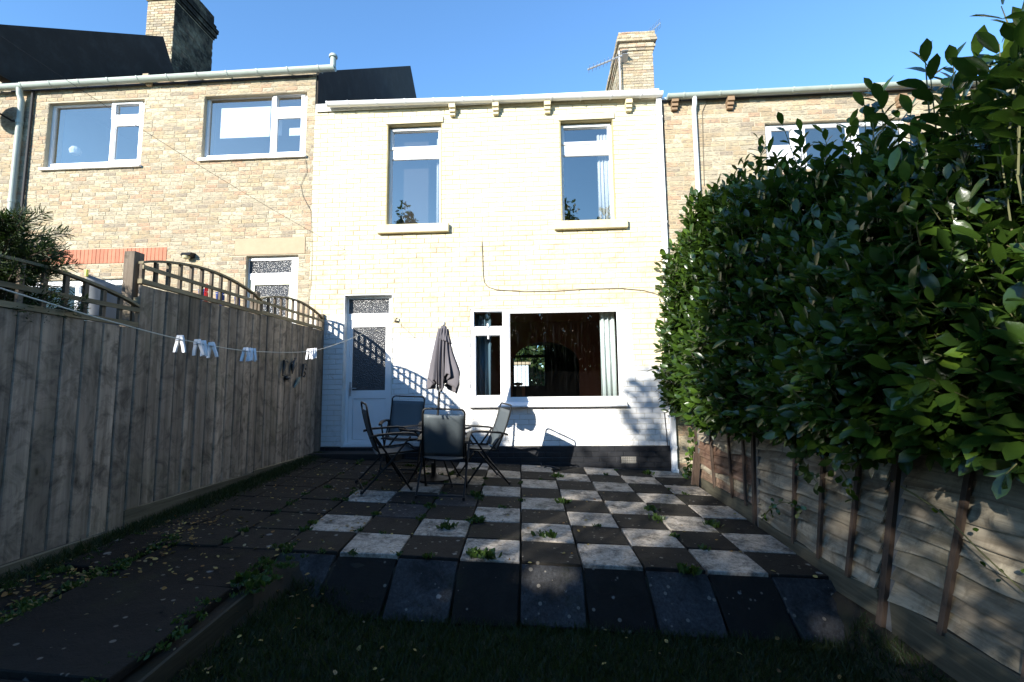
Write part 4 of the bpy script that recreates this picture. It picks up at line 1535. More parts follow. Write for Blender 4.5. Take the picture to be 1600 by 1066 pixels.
def left_panel(y0, y1, zb, zt, label):
    f = empty('garden_fence', (FX, (y0 + y1) / 2, zb - 0.15), label, 'fence', 'board fence panels on the left')
    n = int(round((y1 - y0) / 0.152))
    w = (y1 - y0) / n
    for k in range(n):
        ya, yb = y0 + k * w + 0.002, y0 + (k + 1) * w - 0.003
        lift = random.uniform(-0.006, 0.006)
        th0, th1 = 0.017, 0.016
        mb = MB()
        xo = FX - 0.006
        jx = random.uniform(-0.003, 0.004)
        vs = []
        NZ = 6
        for i in range(NZ + 1):
            z = zb + (zt - zb) * i / NZ + (lift if i in (0, NZ) else 0)
            wob = random.uniform(-0.0015, 0.0015)
            vs += [(xo, ya + wob, z), (xo + th0 - 0.006 + jx, ya + wob, z), (xo + th0 + jx, ya + 0.007 + wob, z), (xo + th1 + jx + 0.002 * math.sin(i + k), yb - 0.007 + wob, z), (xo + th1 - 0.006 + jx, yb + wob, z), (xo, yb + wob, z)]
        fs = [(5, 4, 3, 2, 1, 0), tuple(NZ * 6 + i for i in range(6))]
        for i in range(NZ):
            for j in range(6):
                fs.append((i * 6 + j, i * 6 + (j + 1) % 6, (i + 1) * 6 + (j + 1) % 6, (i + 1) * 6 + j))
        mb.add(vs, fs)
        mb.build('board', M['wood_left'], f)
    # rails behind
    for z in (zb + 0.25, (zb + zt) / 2, zt - 0.15):
        mb = MB()
        mb.box(FX - 0.045, FX, y0, y1, z - 0.035, z + 0.035)
        mb.build('rail', M['wood_rail'], f)
    # gravel board below
    mb = MB()
    mb.box(FX - 0.02, FX + 0.012, y0, y1, zb - 0.17, zb - 0.012)
    mb.build('gravel_board', M['gravel_board'], f, bevel=0.004)
    # trellis with arched top
    tb = zt + 0.008
    x0, x1 = FX - 0.012, FX + 0.018
    mb = MB(); mb.box(x0 - 0.004, x1 + 0.006, y0, y1, tb, tb + 0.04); mb.build('trellis_rail', M['wood_rail'], f)
    H0, H1 = 0.17, 0.31
    arch_h = lambda t: H0 + (H1 - H0) * math.sin(math.pi * t) ** 0.8
    mz = tb + 0.125
    mb = MB(); mb.box(x1 + 0.001, x1 + 0.014, y0, y1, mz, mz + 0.035); mb.build('trellis_rail', M['wood_rail'], f)
    nn = int(round((y1 - y0) / 0.15))
    for k in range(nn + 1):
        t_ = k / nn
        yc = y0 + 0.018 + (y1 - y0 - 0.036) * t_
        mb = MB()
        mb.box(x0 + 0.004, x1 - 0.002, yc - 0.016, yc + 0.016, tb + 0.04, tb + arch_h(t_))
        mb.build('trellis_slat', M['wood_post'], f)
    mb = MB()
    N = 20
    poly = [(y0 + (y1 - y0) * k / N, tb + arch_h(k / N) + 0.001) for k in range(N + 1)]
    poly += [(y0 + (y1 - y0) * k / N, tb + arch_h(k / N) + 0.022) for k in range(N, -1, -1)]
    for k in range(N):
        p0, p1 = poly[k], poly[k + 1]
        mb.prism([p0, p1, (p1[0], p1[1] + 0.02), (p0[0], p0[1] + 0.02)], 'x', x0 - 0.006, x1 + 0.008)
    mb.build('arched_rail', M['wood_rail'], f)
    return f


left_panel(1.95, 3.775, 0.33, 1.94, fence_label[0])
left_panel(3.78, 5.53, 0.455, 2.32, fence_label[1])
left_panel(5.53, 7.19, 0.475, 2.335, fence_label[2])


def post(x0, x1, y0, y1, z0, z1, label, cat='fence post', mat='wood_post', name='fence_post', group='posts of the board fence'):
    mb = MB()
    mb.box(x0, x1, y0, y1, z0, z1)
    o = mb.build(name, M[mat], bevel=0.004)
    return tag(o, label, cat, group)


post(FX - 0.145, FX - 0.05, 3.77, 3.875, 0.05, 2.61, 'tallest fence post, pale side lit, between the low and the high board panel')
post(FX - 0.14, FX - 0.05, 5.54, 5.61, 0.1, 2.62, 'fence post showing behind the joint of the two high trellises')
post(FX - 0.09, FX + 0.01, 7.192, 7.245, 0.15, 2.60, 'brown fence post against the painted house wall')

# washing on the neighbour's line, behind the trellis
mb = MB()
cz1, cz0 = wp(135, 428, 5.0), wp(193, 450, 5.0)
ax, az_ = cz1; bx, bz_ = cz0
N = 14
vs, fs = [], []
for i in range(N + 1):
    u = i / N
    x = ax + (bx - ax) * u
    zt_ = az_ + (bz_ - az_) * u - 0.05 * math.sin(math.pi * u)
    L = 0.55 + 0.1 * u
    for j in range(7):
        v = j / 6
        vs.append((x + 0.03 * math.sin(7 * u + 2 * v), 5.0 + 0.8 * u + 0.03 * math.sin(18 * u + v * 2) * (0.3 + v), zt_ - L * v))
for i in range(N):
    for j in range(6):
        a = i * 7 + j
        fs.append((a, a + 1, a + 8, a + 7))
mb.add(vs, fs)
o = mb.build('towel', M['cloth_grey'], smooth=True)
s_ = o.modifiers.new('thickness', 'SOLIDIFY'); s_.thickness = 0.006
tag(o, 'grey towel hanging behind the low trellis at left', 'towel')
mb = MB()
for (a, b) in (((ax - 2.5, 4.4, az_ + 0.12), (ax, 5.0, az_ + 0.005)), ((ax, 5.0, az_ + 0.005), (bx, 5.8, bz_ + 0.005)), ((bx, 5.8, bz_ + 0.005), (bx + 0.5, 7.2, bz_ + 0.25))):
    mb.tube([a, b], 0.003, 5)
tag(mb.build('washing_line', M['rope']), "neighbour's washing line carrying the grey towel", 'washing line')
mb = MB()
mb.box(ax - 0.01, ax + 0.012, 4.985, 5.015, az_ - 0.03, az_ + 0.05)
tag(mb.build('clothes_peg', M['peg_yellow'], bevel=0.003), 'yellow peg at the corner of the grey towel', 'peg')
# small dark-blue and red things drying behind the high trellis
for (x, y, w, h, m, lab) in ((315, 459, 12, 14, 'navy', 'dark blue cloth behind the high trellis, beside the red one'), (343, 463, 14, 14, 'navy', 'larger dark blue cloth behind the high trellis'),
                             (322, 450, 5, 12, 'red', 'small red cloth between two blue ones behind the trellis'), (370, 470, 9, 12, 'navy', 'dark cloth drying near the right of the first high trellis')):
    q = rectpx(x - w / 2, y - h / 2, x + w / 2, y + h / 2, 6.6)
    mb = MB()
    nn = 6
    vs = []
    for i in range(nn + 1):
        xx = q[0] + (q[1] - q[0]) * i / nn
        for j, zz in enumerate((q[3], (q[2] + q[3]) / 2, q[2] - 0.25)):
            vs.append((xx, 6.6 + 0.02 * math.sin(i * 2.1 + j), zz))
    mb.add(vs, [(i * 3 + j, i * 3 + j + 1, i * 3 + j + 4, i * 3 + j + 3) for i in range(nn) for j in range(2)])
    o = mb.build('cloth', M[m], smooth=True)
    s_ = o.modifiers.new('thickness', 'SOLIDIFY'); s_.thickness = 0.005
    tag(o, lab, 'cloth', 'washing behind the high trellis')
mb = MB()
q0, q1 = wp(300, 452, 6.6), wp(380, 466, 6.6)
mb.tube([(q0[0] - 1.5, 6.6, q0[1] + 0.05), (q0[0], 6.6, q0[1]), (q1[0], 6.6, q1[1]), (q1[0] + 0.4, 6.6, q1[1] + 0.02)], 0.003, 5)
tag(mb.build('washing_line', M['rope']), 'line behind the high trellis with small blue and red washing', 'washing line')

# ornaments on the fence
orn = [((443, 575), 'upright', 'black metal creature ornament, leftmost of the upper three on the fence'),
       ((457, 572), 'bird', 'black metal bird ornament, middle of the upper three on the fence'),
       ((473, 578), 'curl', 'black curled ornament, rightmost of the upper three on the fence'),
       ((448, 591), 'bug', 'small round dark beetle ornament low on the fence'),
       ((463, 597), 'lizard', 'teal and black slanting ornament lowest on the fence')]
for (x, y), kind, lab in orn:
    Yo = F_PX * 1.0
    # depth on the fence plane X = FX
    d_ = F_PX * FWD + (x - 800.0) * RIGHT - (y - 533.0) * UP
    k_ = (FX + 0.035) / d_[0]
    cy_, cz_ = d_[1] * k_, d_[2] * k_ + CAM[2]
    mb = MB()
    X_ = FX + 0.045
    def T(pts, rads):
        mb.tube([(X_ + p[2] if len(p) > 2 else X_, cy_ + p[0], cz_ + p[1]) for p in pts], rads, 8)
    if kind == 'upright':
        T([(-0.03, -0.10), (-0.025, -0.05), (0.0, 0.0), (0.01, 0.05), (0.0, 0.09), (0.05, 0.095), (0.09, 0.08)], [0.006, 0.014, 0.022, 0.026, 0.02, 0.018, 0.006])
        T([(-0.03, -0.10), (0.03, -0.10)], [0.010, 0.008])
        T([(0.01, 0.04), (0.06, 0.03)], [0.01, 0.005])
    elif kind == 'bird':
        T([(-0.02, -0.11), (-0.01, -0.06), (0.0, -0.01), (0.02, 0.05), (0.05, 0.085), (0.07, 0.11)], [0.006, 0.018, 0.032, 0.028, 0.014, 0.012])
        T([(0.05, 0.085), (0.02, 0.11)], [0.008, 0.004])
        T([(0.0, -0.03), (0.07, 0.0), (0.09, 0.05)], [0.012, 0.010, 0.005])
        T([(0.0, 0.0), (-0.05, 0.05)], [0.014, 0.006])
    elif kind == 'curl':
        T([(-0.03, -0.09), (-0.02, -0.04), (0.0, 0.02), (0.01, 0.07), (0.05, 0.085), (0.09, 0.07)], [0.010, 0.014, 0.016, 0.022, 0.016, 0.008])
        T([(-0.03, -0.08), (0.03, -0.10), (0.06, -0.06), (0.04, -0.02), (0.0, -0.02)], [0.010, 0.010, 0.010, 0.010, 0.008])
        T([(0.0, 0.02), (0.06, 0.03), (0.07, 0.0)], [0.010, 0.008, 0.006])
    elif kind == 'bug':
        T([(-0.05, 0), (-0.03, 0.004), (0, 0.008), (0.035, 0.006), (0.055, 0.0)], [0.008, 0.028, 0.034, 0.026, 0.008])
        for s in (-0.03, 0.0, 0.03):
            T([(s, 0.0), (s - 0.01, -0.05)], [0.006, 0.003])
    else:
        T([(-0.08, -0.08), (-0.05, -0.05), (-0.01, -0.01), (0.03, 0.03), (0.06, 0.06), (0.10, 0.075)], [0.008, 0.016, 0.026, 0.024, 0.012, 0.006])
        T([(-0.01, -0.01), (-0.03, 0.05)], [0.010, 0.005]); T([(0.02, 0.02), (0.07, 0.0)], [0.010, 0.005])
    o = mb.build('fence_ornament', M['ornament_teal' if kind == 'lizard' else 'ornament'], smooth=True)
    tag(o, lab, 'ornament', 'metal ornaments on the board fence')

# washing line with pegs
LINE = [(-1.70, 0.9, .40), (-1.73, 1.5, .325), (-1.75, 1.83, .29), (-1.80, 2.3, .262), (-1.84, 2.9, .255), (-1.87, 3.75, .32), (-1.96, 4.6, .48), (-2.05, 5.4, .66), (-2.12, 6.3, .83), (wx(619, 502), 7.2, wz(619, 502) - 1.4)]


def cat_pts(P, n=8):
    P = [np.array(p, float) for p in P]
    out = []
    for i in range(len(P) - 1):
        p0, p1, p2, p3 = P[max(i - 1, 0)], P[i], P[i + 1], P[min(i + 2, len(P) - 1)]
        for k in range(n):
            t = k / n
            out.append(0.5 * ((2 * p1) + (-p0 + p2) * t + (2 * p0 - 5 * p1 + 4 * p2 - p3) * t * t + (-p0 + 3 * p1 - 3 * p2 + p3) * t ** 3))
    out.append(P[-1])
    return out


LP = [p + np.array([0, 0, 1.4]) for p in cat_pts(LINE)]
mb = MB()
mb.tube(LP, 0.0028, 6)
tag(mb.build('washing_line', M['rope']), 'pale washing line with white pegs running to a hook beside the door', 'washing line')


def peg_proto():
    e = empty('clothes_peg', (0, 0, 0))
    for s in (-1, 1):
        mb = MB()
        # each jaw is a flat bent lever: closed at the top, splayed at the bottom
        pts = [(s * 0.007, 0.022), (s * 0.011, 0.006), (s * 0.013, -0.012), (s * 0.021, -0.040), (s * 0.024, -0.060)]
        wd = [0.0045, 0.0062, 0.0058, 0.0052, 0.0045]
        n = len(pts)
        prof = []
        for k in range(n):
            prof.append((pts[k][0] - wd[k] / 1, pts[k][1]))
        for k in range(n - 1, -1, -1):
            prof.append((pts[k][0] + wd[k] / 1, pts[k][1]))
        mb.prism(prof, 'y', -0.006, 0.006)
        o = mb.build('jaw', M['peg'], e, bevel=0.002)
    mb = MB()
    mb.tube([(-0.016, -0.008, 0.0), (0.016, -0.008, 0.0)], 0.003, 6)
    mb.build('spring', M['steel'], e)
    return e


def line_at(Yv):
    for a, b in zip(LP[:-1], LP[1:]):
        if a[1] <= Yv <= b[1]:
            t = (Yv - a[1]) / (b[1] - a[1])
            return a + (b - a) * t
    return LP[-1]


pegs = [(2.26, 0.0, 'single white peg on the washing line, nearest and leftmost'),
        (2.40, 0.1, 'first peg of the pair second from the left on the line'),
        (2.45, -0.5, 'peg turned sideways just behind the first of the pair'),
        (2.52, 0.05, 'narrow white peg right of the pair on the line'),
        (2.86, 0.1, 'front peg of the fanned bunch in the middle of the line'),
        (2.91, -0.5, 'second peg of the fanned bunch in the middle of the line'),
        (2.96, -0.9, 'rear thin peg of the fanned bunch in the middle of the line'),
        (3.74, 0.0, 'front white peg of the farthest bunch over the fence ornaments'),
        (3.80, -0.5, 'middle white peg of the farthest bunch over the fence ornaments'),
        (3.86, -0.8, 'last white peg of the farthest bunch over the fence ornaments')]
P0 = peg_proto()
for i, (Yv, rz_, lab) in enumerate(pegs):
    o = P0 if i == 0 else copy_tree(P0)
    p = line_at(Yv)
    o.location = (p[0], p[1], p[2] - 0.004)
    o.rotation_euler = (random.uniform(-0.15, 0.15), random.uniform(-0.12, 0.12), rz_)
    tag(o, lab, 'clothes peg', 'pegs on the washing line')

# =================================================================== RIGHT FENCE
RX = 2.15


def lap_panel(y0, y1, zb, zt, label, lean0=0.0, lean1=0.0, mat='slat', battens=()):
    """waney-edged overlapping slats; lean = outward offset of the top at each end"""
    f = empty('garden_fence', (RX, (y0 + y1) / 2, zb - 0.2), label, 'fence', 'lapped fence panels on the right')
    n = int(round((zt - zb) / 0.098))
    h = (zt - zb) / n
    rr = random.Random(int(y0 * 100))
    for k in range(n):
        z0 = zb + k * h
        N = 14
        ph, am = rr.uniform(0, 6), rr.uniform(0.008, 0.022)
        warp = rr.uniform(-0.006, 0.012)
        vs, fs = [], []
        for i in range(N + 1):
            t = i / N
            y = y0 + (y1 - y0) * t
            low = z0 - 0.012 + am * math.sin(ph + 5 * t) + am * 0.6 * math.sin(ph * 2 + 13 * t) + rr.uniform(-0.002, 0.002)
            top = z0 + h + 0.02
            for (z, xo) in ((low, -0.050 - warp * math.sin(math.pi * t)), (low, -0.037 - warp * math.sin(math.pi * t)), (top, 0.0), (top, -0.008)):
                q = (z - zb) / (zt - zb)
                lean = (lean0 * (1 - t) + lean1 * t) * q
                vs.append((RX + xo + lean, y, z))
        for i in range(N):
            b = i * 4
            for j in range(4):
                fs.append((b + j, b + (j + 1) % 4, b + 4 + (j + 1) % 4, b + 4 + j))
        fs.append((0, 3, 2, 1)); fs.append(tuple(N * 4 + j for j in range(4)))
        mb = MB(); mb.add(vs, fs)
        m_ = mat if rr.random() > (0.0 if mat == 'slat' else 0.3) else ('slat_red' if mat == 'slat' else 'slat')
        mb.build('slat', M[m_], f)
    for (yb_, yt_) in battens:
        t = (yb_ - y0) / (y1 - y0)
        lean = lean0 * (1 - t) + lean1 * t
        mb = MB()
        mb.bar((RX - 0.066, yb_, zb - 0.03), (RX - 0.066 + lean, yt_, zt), 0.035, 0.022, up=(1, 0, 0))
        mb.build('batten', M['batten'], f)
    return f


lap_panel(4.99, 6.58, 0.215, 1.55, 'reddish lapped fence panel nearest the house, under the hedge', 0.04, -0.02, 'slat_red', [(6.0, 6.14), (5.46, 5.58), (5.12, 5.17)])
lap_panel(3.28, 4.90, 0.125, 1.5, 'silvery lapped fence panel in the middle of the right side, leaves hanging over it', 0.26, 0.05, 'slat', [(4.22, 4.25), (3.86, 3.88), (3.52, 3.48)])
lap_panel(1.5, 3.16, 0.12, 1.5, 'sunlit leaning lapped fence panel at the right edge of the photo', 0.36, 0.30, 'slat', [(2.76, 2.68), (2.32, 2.27), (1.9, 1.88)])
posts_r = [(4.95, 1.62, 0.05, 'old timber and concrete post between the reddish and the silvery lapped panel', -0.04),
           (3.22, 1.62, 0.30, 'leaning split post between the two silvery lapped panels', -0.03), (6.62, 1.6, 0.0, 'fence post beside the brick wall, far end of the lapped fence', 0.0)]
for (y, zt, lean, lab, ly) in posts_r:
    e = empty('fence_post', (RX, y, -0.05), lab, 'fence post', 'posts of the lapped fence')
    mb = MB()
    mb.bar((RX - 0.03, y + 0.03, -0.1), (RX - 0.03 + lean, y + 0.03 + ly, zt), 0.05, 0.07, up=(1, 0, 0))
    mb.build('timber', M['batten'], e)
    mb = MB()
    mb.bar((RX - 0.015, y - 0.03, -0.1), (RX - 0.015 + lean, y - 0.03 + ly, zt), 0.045, 0.06, up=(1, 0, 0))
    mb.build('concrete_post', M['post_concrete'], e)
for (y0, y1, z0, z1, lab) in ((5.0, 6.6, 0.03, 0.205, 'gravel board under the reddish lapped panel'), (3.27, 4.9, -0.06, 0.11, 'gravel board under the silvery lapped panel'),
                              (1.3, 3.16, -0.1, 0.105, 'bowed gravel board at the right edge beside the lawn')):
    mb = MB()
    N = 8
    for k in range(N):
        t0, t1 = k / N, (k + 1) / N
        bow = lambda t: -0.025 * math.sin(math.pi * t)
        mb.bar((RX - 0.03 + bow(t0), y0 + (y1 - y0) * t0, (z0 + z1) / 2), (RX - 0.03 + bow(t1), y0 + (y1 - y0) * t1, (z0 + z1) / 2), 0.028, z1 - z0)
    o = mb.build('gravel_board', M['gravel_board'])
    tag(o, lab, 'board', 'boards at the foot of the lapped fence')
# offcut leaning in the corner
mb = MB()
mb.bar((1.98, 6.42, 0.10), (2.07, 6.54, 0.52), 0.10, 0.022, up=(0.3, -1, 0))
tag(mb.build('timber_offcut', M['batten']), 'short board leaning in the corner by the lapped fence', 'board')

# =================================================================== LAUREL HEDGE
# leaf template: 3 columns x 6 rows, folded at the midrib, length 1, width ~0.4
def leaf_template(rows=6, w=0.25, fold=0.055, curl=0.12):
    V, Fq = [], []
    for i in range(rows):
        t = i / (rows - 1)
        ww = w * max(math.sin(math.pi * (0.03 + 0.95 * t ** 1.15)), 0.0) ** 0.6 * (1.0 if t < 0.97 else 0.25)
        z = -curl * t * t
        V += [(-ww, t, z + fold * (ww / w)), (0, t, z), (ww, t, z + fold * (ww / w))]
    for i in range(rows - 1):
        for j in range(2):
            a = i * 3 + j
            Fq.append((a, a + 1, a + 4, a + 3))
    return np.array(V), np.array(Fq)


LV, LF = leaf_template()
LV4, LF4 = leaf_template(5, 0.24)


def frames(axis, nrm):
    """orthonormal frames: y = axis, z near nrm"""
    y = axis / np.linalg.norm(axis, axis=1, keepdims=True)
    x = np.cross(y, nrm)
    x /= np.linalg.norm(x, axis=1, keepdims=True) + 1e-9
    z = np.cross(x, y)
    return np.stack([x, y, z], axis=2)          # columns


def scatter(TV, TF, pos, R, size):
    V = np.einsum('nij,kj->nki', R, TV) * size[:, None, None] + pos[:, None, :]
    n, k = len(pos), len(TV)
    Fq = (TF[None] + (np.arange(n) * k)[:, None, None]).reshape(-1, TF.shape[1])
    return V.reshape(-1, 3), Fq


def hedge_top(Y):
    return np.interp(Y, [0.0, 1.2, 2.0, 3.0, 4.5, 6.0, 7.0], [1.85, 1.92, 2.12, 2.62, 3.16, 3.62, 3.1])


def hedge_bot(Y):
    return np.interp(Y, [0, 2.0, 2.8, 3.6, 4.6, 5.6, 7.0], [1.08, 1.08, 1.02, 0.94, 0.94, 0.94, 1.05])


def hedge_face(Y, z):
    """X of the hedge's garden face"""
    t = (z - hedge_bot(Y)) / (hedge_top(Y) - hedge_bot(Y))
    base = np.interp(Y, [0, 1.5, 2.5, 4.0, 5.5, 6.6, 7.1], [1.95, 1.98, 1.95, 1.90, 1.85, 1.87, 2.05])
    bulge = 0.34 * np.clip(t - 0.45, 0, 1) ** 1.5 * 1.6
    under = 0.45 * np.clip(0.10 - t, 0, 1) * 3
    return base + bulge + under + 0.07 * np.sin(Y * 3.1 + z * 1.3) + 0.05 * np.sin(Y * 7.3 - z * 4.1)


hedge = empty('laurel_hedge', (2.7, 4.0, 0.0), 'tall glossy green laurel hedge overhanging the lapped fence', 'hedge')
# shoots over the face and the top
S_pos, S_dir = [], []
ns = 2700
Ys = rng.uniform(0.7, 7.05, ns)
ts = rng.uniform(0.0, 1.0, ns)
for Yv, t in zip(Ys, ts):
    z = hedge_bot(Yv) + (hedge_top(Yv) - hedge_bot(Yv)) * t
    X = hedge_face(Yv, z) + rng.uniform(0.0, 0.16)
    S_pos.append((X, Yv, z))
    S_dir.append((-0.85 + 0.6 * t + rng.normal(0, 0.22), rng.normal(-0.25, 0.30), 0.10 + 0.95 * t + rng.normal(0, 0.2)))
nt = 850
for Yv in rng.uniform(0.6, 7.0, nt):
    X = hedge_face(Yv, hedge_top(Yv)) + rng.uniform(0.0, 0.9)
    S_pos.append((X, Yv, hedge_top(Yv) + rng.uniform(-0.15, 0.05) - 0.1 * (X - 2.3) ** 2))
    S_dir.append((rng.normal(-0.1, 0.3), rng.normal(0, 0.3), 1.0))
# far end face towards the wall, and the end seen beside the downpipe
for _ in range(260):
    z = rng.uniform(1.05, 3.3)
    S_pos.append((rng.uniform(1.95, 2.8), 7.0 + rng.uniform(-0.2, 0.08), z))
    S_dir.append((-0.7, rng.normal(0.1, 0.3), 0.6))
# taller leading shoots that break the skyline
for (px_, py_, Yv) in ((1375, 140, 3.0), (1420, 165, 2.8), (1450, 85, 2.5), (1480, 110, 2.45), (1500, 120, 2.3), (1535, 80, 2.2), (1545, 95, 2.15), (1590, 70, 2.1), (1250, 195, 4.0),
                       (1180, 225, 4.8), (1160, 245, 5.0), (1215, 215, 4.3), (1290, 215, 3.6), (1320, 190, 3.4), (1345, 170, 3.2), (1120, 290, 5.6), (1582, 120, 2.0), (1570, 30, 1.9), (1598, 10, 1.8)):
    x, z = wp(px_, py_, Yv)
    for k in range(4):
        S_pos.append((x + rng.normal(0, 0.02), Yv + rng.normal(0, 0.035), z - 0.24 - 0.10 * k))
        S_dir.append((rng.normal(0, 0.10), rng.normal(0, 0.10), 1.0))
S_pos, S_dir = np.array(S_pos), np.array(S_dir)
S_dir /= np.linalg.norm(S_dir, axis=1, keepdims=True)
lp_, lax, lnm, lsz, ltip = [], [], [], [], []
tw = MB()
for P_, D_ in zip(S_pos, S_dir):
    nl = rng.integers(6, 10)
    h_ = np.cross(D_, (0.2, 0.9, 0.3)); h_ /= np.linalg.norm(h_)
    k_ = np.cross(D_, h_)
    L_ = rng.uniform(0.16, 0.30)
    a0 = rng.uniform(0, 6.28)
    for q in range(nl):
        t = q / (nl - 1)
        ang = a0 + q * 2.4
        side = math.cos(ang) * h_ + math.sin(ang) * k_
        ax_ = D_ * (0.35 + 0.75 * t) + side * (1.0 - 0.45 * t)
        ax_[2] -= 0.12 * (1 - t)
        lp_.append(P_ + D_ * L_ * t + side * 0.008)
        lax.append(ax_)
        nn_ = D_ * 0.8 - side * 0.5 + np.array([-0.25, -0.15, 0.75])
        lnm.append(nn_ + rng.normal(0, 0.25, 3))
        lsz.append(rng.uniform(0.085, 0.165) * (1.0 if P_[1] > 3 else 1.08) * (1 - 0.22 * t))
        ltip.append(t * (1.0 if P_[2] > 2.2 else 0.45))
    if P_[1] < 5:
        tw.tube([P_ - D_ * 0.12, P_ + D_ * L_ * 0.5, P_ + D_ * L_], [0.005, 0.004, 0.002], 4, cap=False)
lp_, lax, lnm, lsz = map(np.array, (lp_, lax, lnm, lsz))
R_ = frames(lax, lnm)
# the 300 that show largest become leaves of their own
vis_px = np.array([proj(p) for p in lp_])
dist = np.linalg.norm(lp_ - CAM, axis=1)
inframe = (vis_px[:, 0] > 10) & (vis_px[:, 0] < 1590) & (vis_px[:, 1] > 5) & (vis_px[:, 1] < 1060)
depth_in = lp_[:, 0] - hedge_face(lp_[:, 1], np.minimum(lp_[:, 2], hedge_top(lp_[:, 1])))
score = lsz / dist - np.clip(depth_in + 0.05, 0, 1) * 0.05 - (~inframe) * 10
order = np.argsort(-score)
big, rest = order[:300], order[300:]
leaf_me = []
for v in range(4):
    me = bpy.data.meshes.new('leaf')
    w_ = LV.copy(); w_[:, 2] -= 0.04 * v * LV[:, 1] ** 2; w_[:, 0] *= (0.9 + 0.08 * v)
    me.from_pydata([tuple(p) for p in w_], [], [tuple(f) for f in LF])
    me.polygons.foreach_set('use_smooth', [True] * len(me.polygons))
    me.materials.append(M['laurel_o'])
    leaf_me.append(me)
hb = Matrix.Translation(-wloc(hedge))
for n_, i in enumerate(big):
    o = bpy.data.objects.new('leaf', leaf_me[n_ % 4])
    COL.objects.link(o)
    o.parent = hedge
    m4 = Matrix(R_[i].tolist()).to_4x4()
    m4 = Matrix.Translation(Vector(lp_[i]) - wloc(hedge)) @ m4 @ Matrix.Scale(lsz[i], 4)
    o.matrix_local = m4
V_, F_ = scatter(LV4, LF4, lp_[rest], R_[rest], lsz[rest])
ltip = np.array(ltip)
rn = np.clip(rng.uniform(0.001, 1, len(rest)) ** 1.2 * 0.75 + 0.42 * ltip[rest] ** 2 * rng.uniform(0, 1, len(rest)), 0.001, 1)
rn = np.repeat(rn, len(LF4))
np_mesh('foliage', V_, F_, rn, M['laurel_m'], hedge, 'stuff', smooth=True)
tw.build('twigs', M['twig'], hedge, kind='stuff')
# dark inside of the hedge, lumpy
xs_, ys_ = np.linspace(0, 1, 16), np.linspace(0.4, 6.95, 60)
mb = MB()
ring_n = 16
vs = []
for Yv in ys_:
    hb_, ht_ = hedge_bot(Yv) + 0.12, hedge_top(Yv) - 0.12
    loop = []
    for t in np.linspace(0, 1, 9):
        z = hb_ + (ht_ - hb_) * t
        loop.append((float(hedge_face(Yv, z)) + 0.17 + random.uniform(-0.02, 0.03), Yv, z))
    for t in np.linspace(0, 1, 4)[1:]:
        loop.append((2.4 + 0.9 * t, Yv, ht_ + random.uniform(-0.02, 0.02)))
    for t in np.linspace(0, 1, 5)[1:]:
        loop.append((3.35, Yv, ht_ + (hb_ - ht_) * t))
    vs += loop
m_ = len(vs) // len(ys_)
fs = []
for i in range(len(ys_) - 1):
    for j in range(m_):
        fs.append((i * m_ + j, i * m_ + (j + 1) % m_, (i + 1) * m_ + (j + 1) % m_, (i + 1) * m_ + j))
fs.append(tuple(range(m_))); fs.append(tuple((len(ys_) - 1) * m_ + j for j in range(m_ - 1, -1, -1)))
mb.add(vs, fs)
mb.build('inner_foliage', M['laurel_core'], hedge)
for Yv in (1.6, 3.1, 4.4, 5.7):
    mb = MB()
    mb.tube([(2.75, Yv, -0.1), (2.72, Yv + 0.05, 0.6), (2.7, Yv, 1.3)], [0.05, 0.045, 0.035], 8)
    mb.build('trunk', M['bark'], hedge)

# climber sprigs hanging on the lapped fence
def sprig(path_, n, size, name, label, cat, mat='weed', stem='twig'):
    e = empty(name, path_[0], label, cat)
    pts = cat_pts(path_, 6)
    mb = MB(); mb.tube(pts, [0.006 * (1 - 0.6 * i / len(pts)) for i in range(len(pts))], 5); mb.build('stem', M[stem], e)
    pos, ax, nm, sz = [], [], [], []
    for k in range(n):
        p = pts[rng.integers(0, len(pts))]
        pos.append(p + rng.normal(0, 0.035, 3) * np.array([0.5, 1, 1]))
        ax.append(rng.normal(0, 1, 3) + (-0.4, 0, -0.5)); nm.append(rng.normal(0, 0.5, 3) + (-1, -0.5, 0.6)); sz.append(size * rng.uniform(0.7, 1.2))
    pos, ax, nm, sz = map(np.array, (pos, ax, nm, sz))
    tv = LV4.copy(); tv[:, 0] *= 1.6
    V, Fq = scatter(tv, LF4, pos, frames(ax, nm), sz)
    np_mesh('leaves', V, Fq, np.repeat(rng.uniform(0.01, 1, n), len(LF4)), M[mat], e, 'stuff', smooth=True)
    return e


sprig([(2.05, 3.9, 1.10), (2.0, 3.85, 0.95), (1.98, 3.76, 0.80), (2.0, 3.66, 0.70)], 55, 0.07, 'climber', 'pale round-leaved climber hanging over the silvery fence panel', 'climber')
sprig([(2.10, 3.62, 1.0), (2.07, 3.52, 0.86), (2.06, 3.40, 0.76), (2.04, 3.34, 0.68)], 32, 0.055, 'climber', 'second climber sprig next to the post, darker leaves', 'climber', 'laurel_m')
sprig([(2.05, 4.7, 0.15), (2.04, 4.5, 0.3), (2.06, 4.25, 0.42), (2.05, 4.0, 0.40)], 26, 0.045, 'bramble', 'thin bramble stem crossing the foot of the silvery fence panel', 'bramble', 'laurel_m')
sprig([(1.98, 6.75, 0.1), (2.02, 6.72, 0.35), (2.08, 6.7, 0.6), (2.1, 6.75, 0.8)], 75, 0.075, 'shrub', 'leafy dark shrub in the corner beside the downpipe', 'shrub', 'laurel_m')
sprig([(2.12, 3.0, 0.80), (2.13, 2.75, 0.72), (2.12, 2.5, 0.58), (2.12, 2.2, 0.42)], 8, 0.03, 'bramble', 'bare bramble stem across the sunlit panel at right', 'bramble', 'laurel_m')

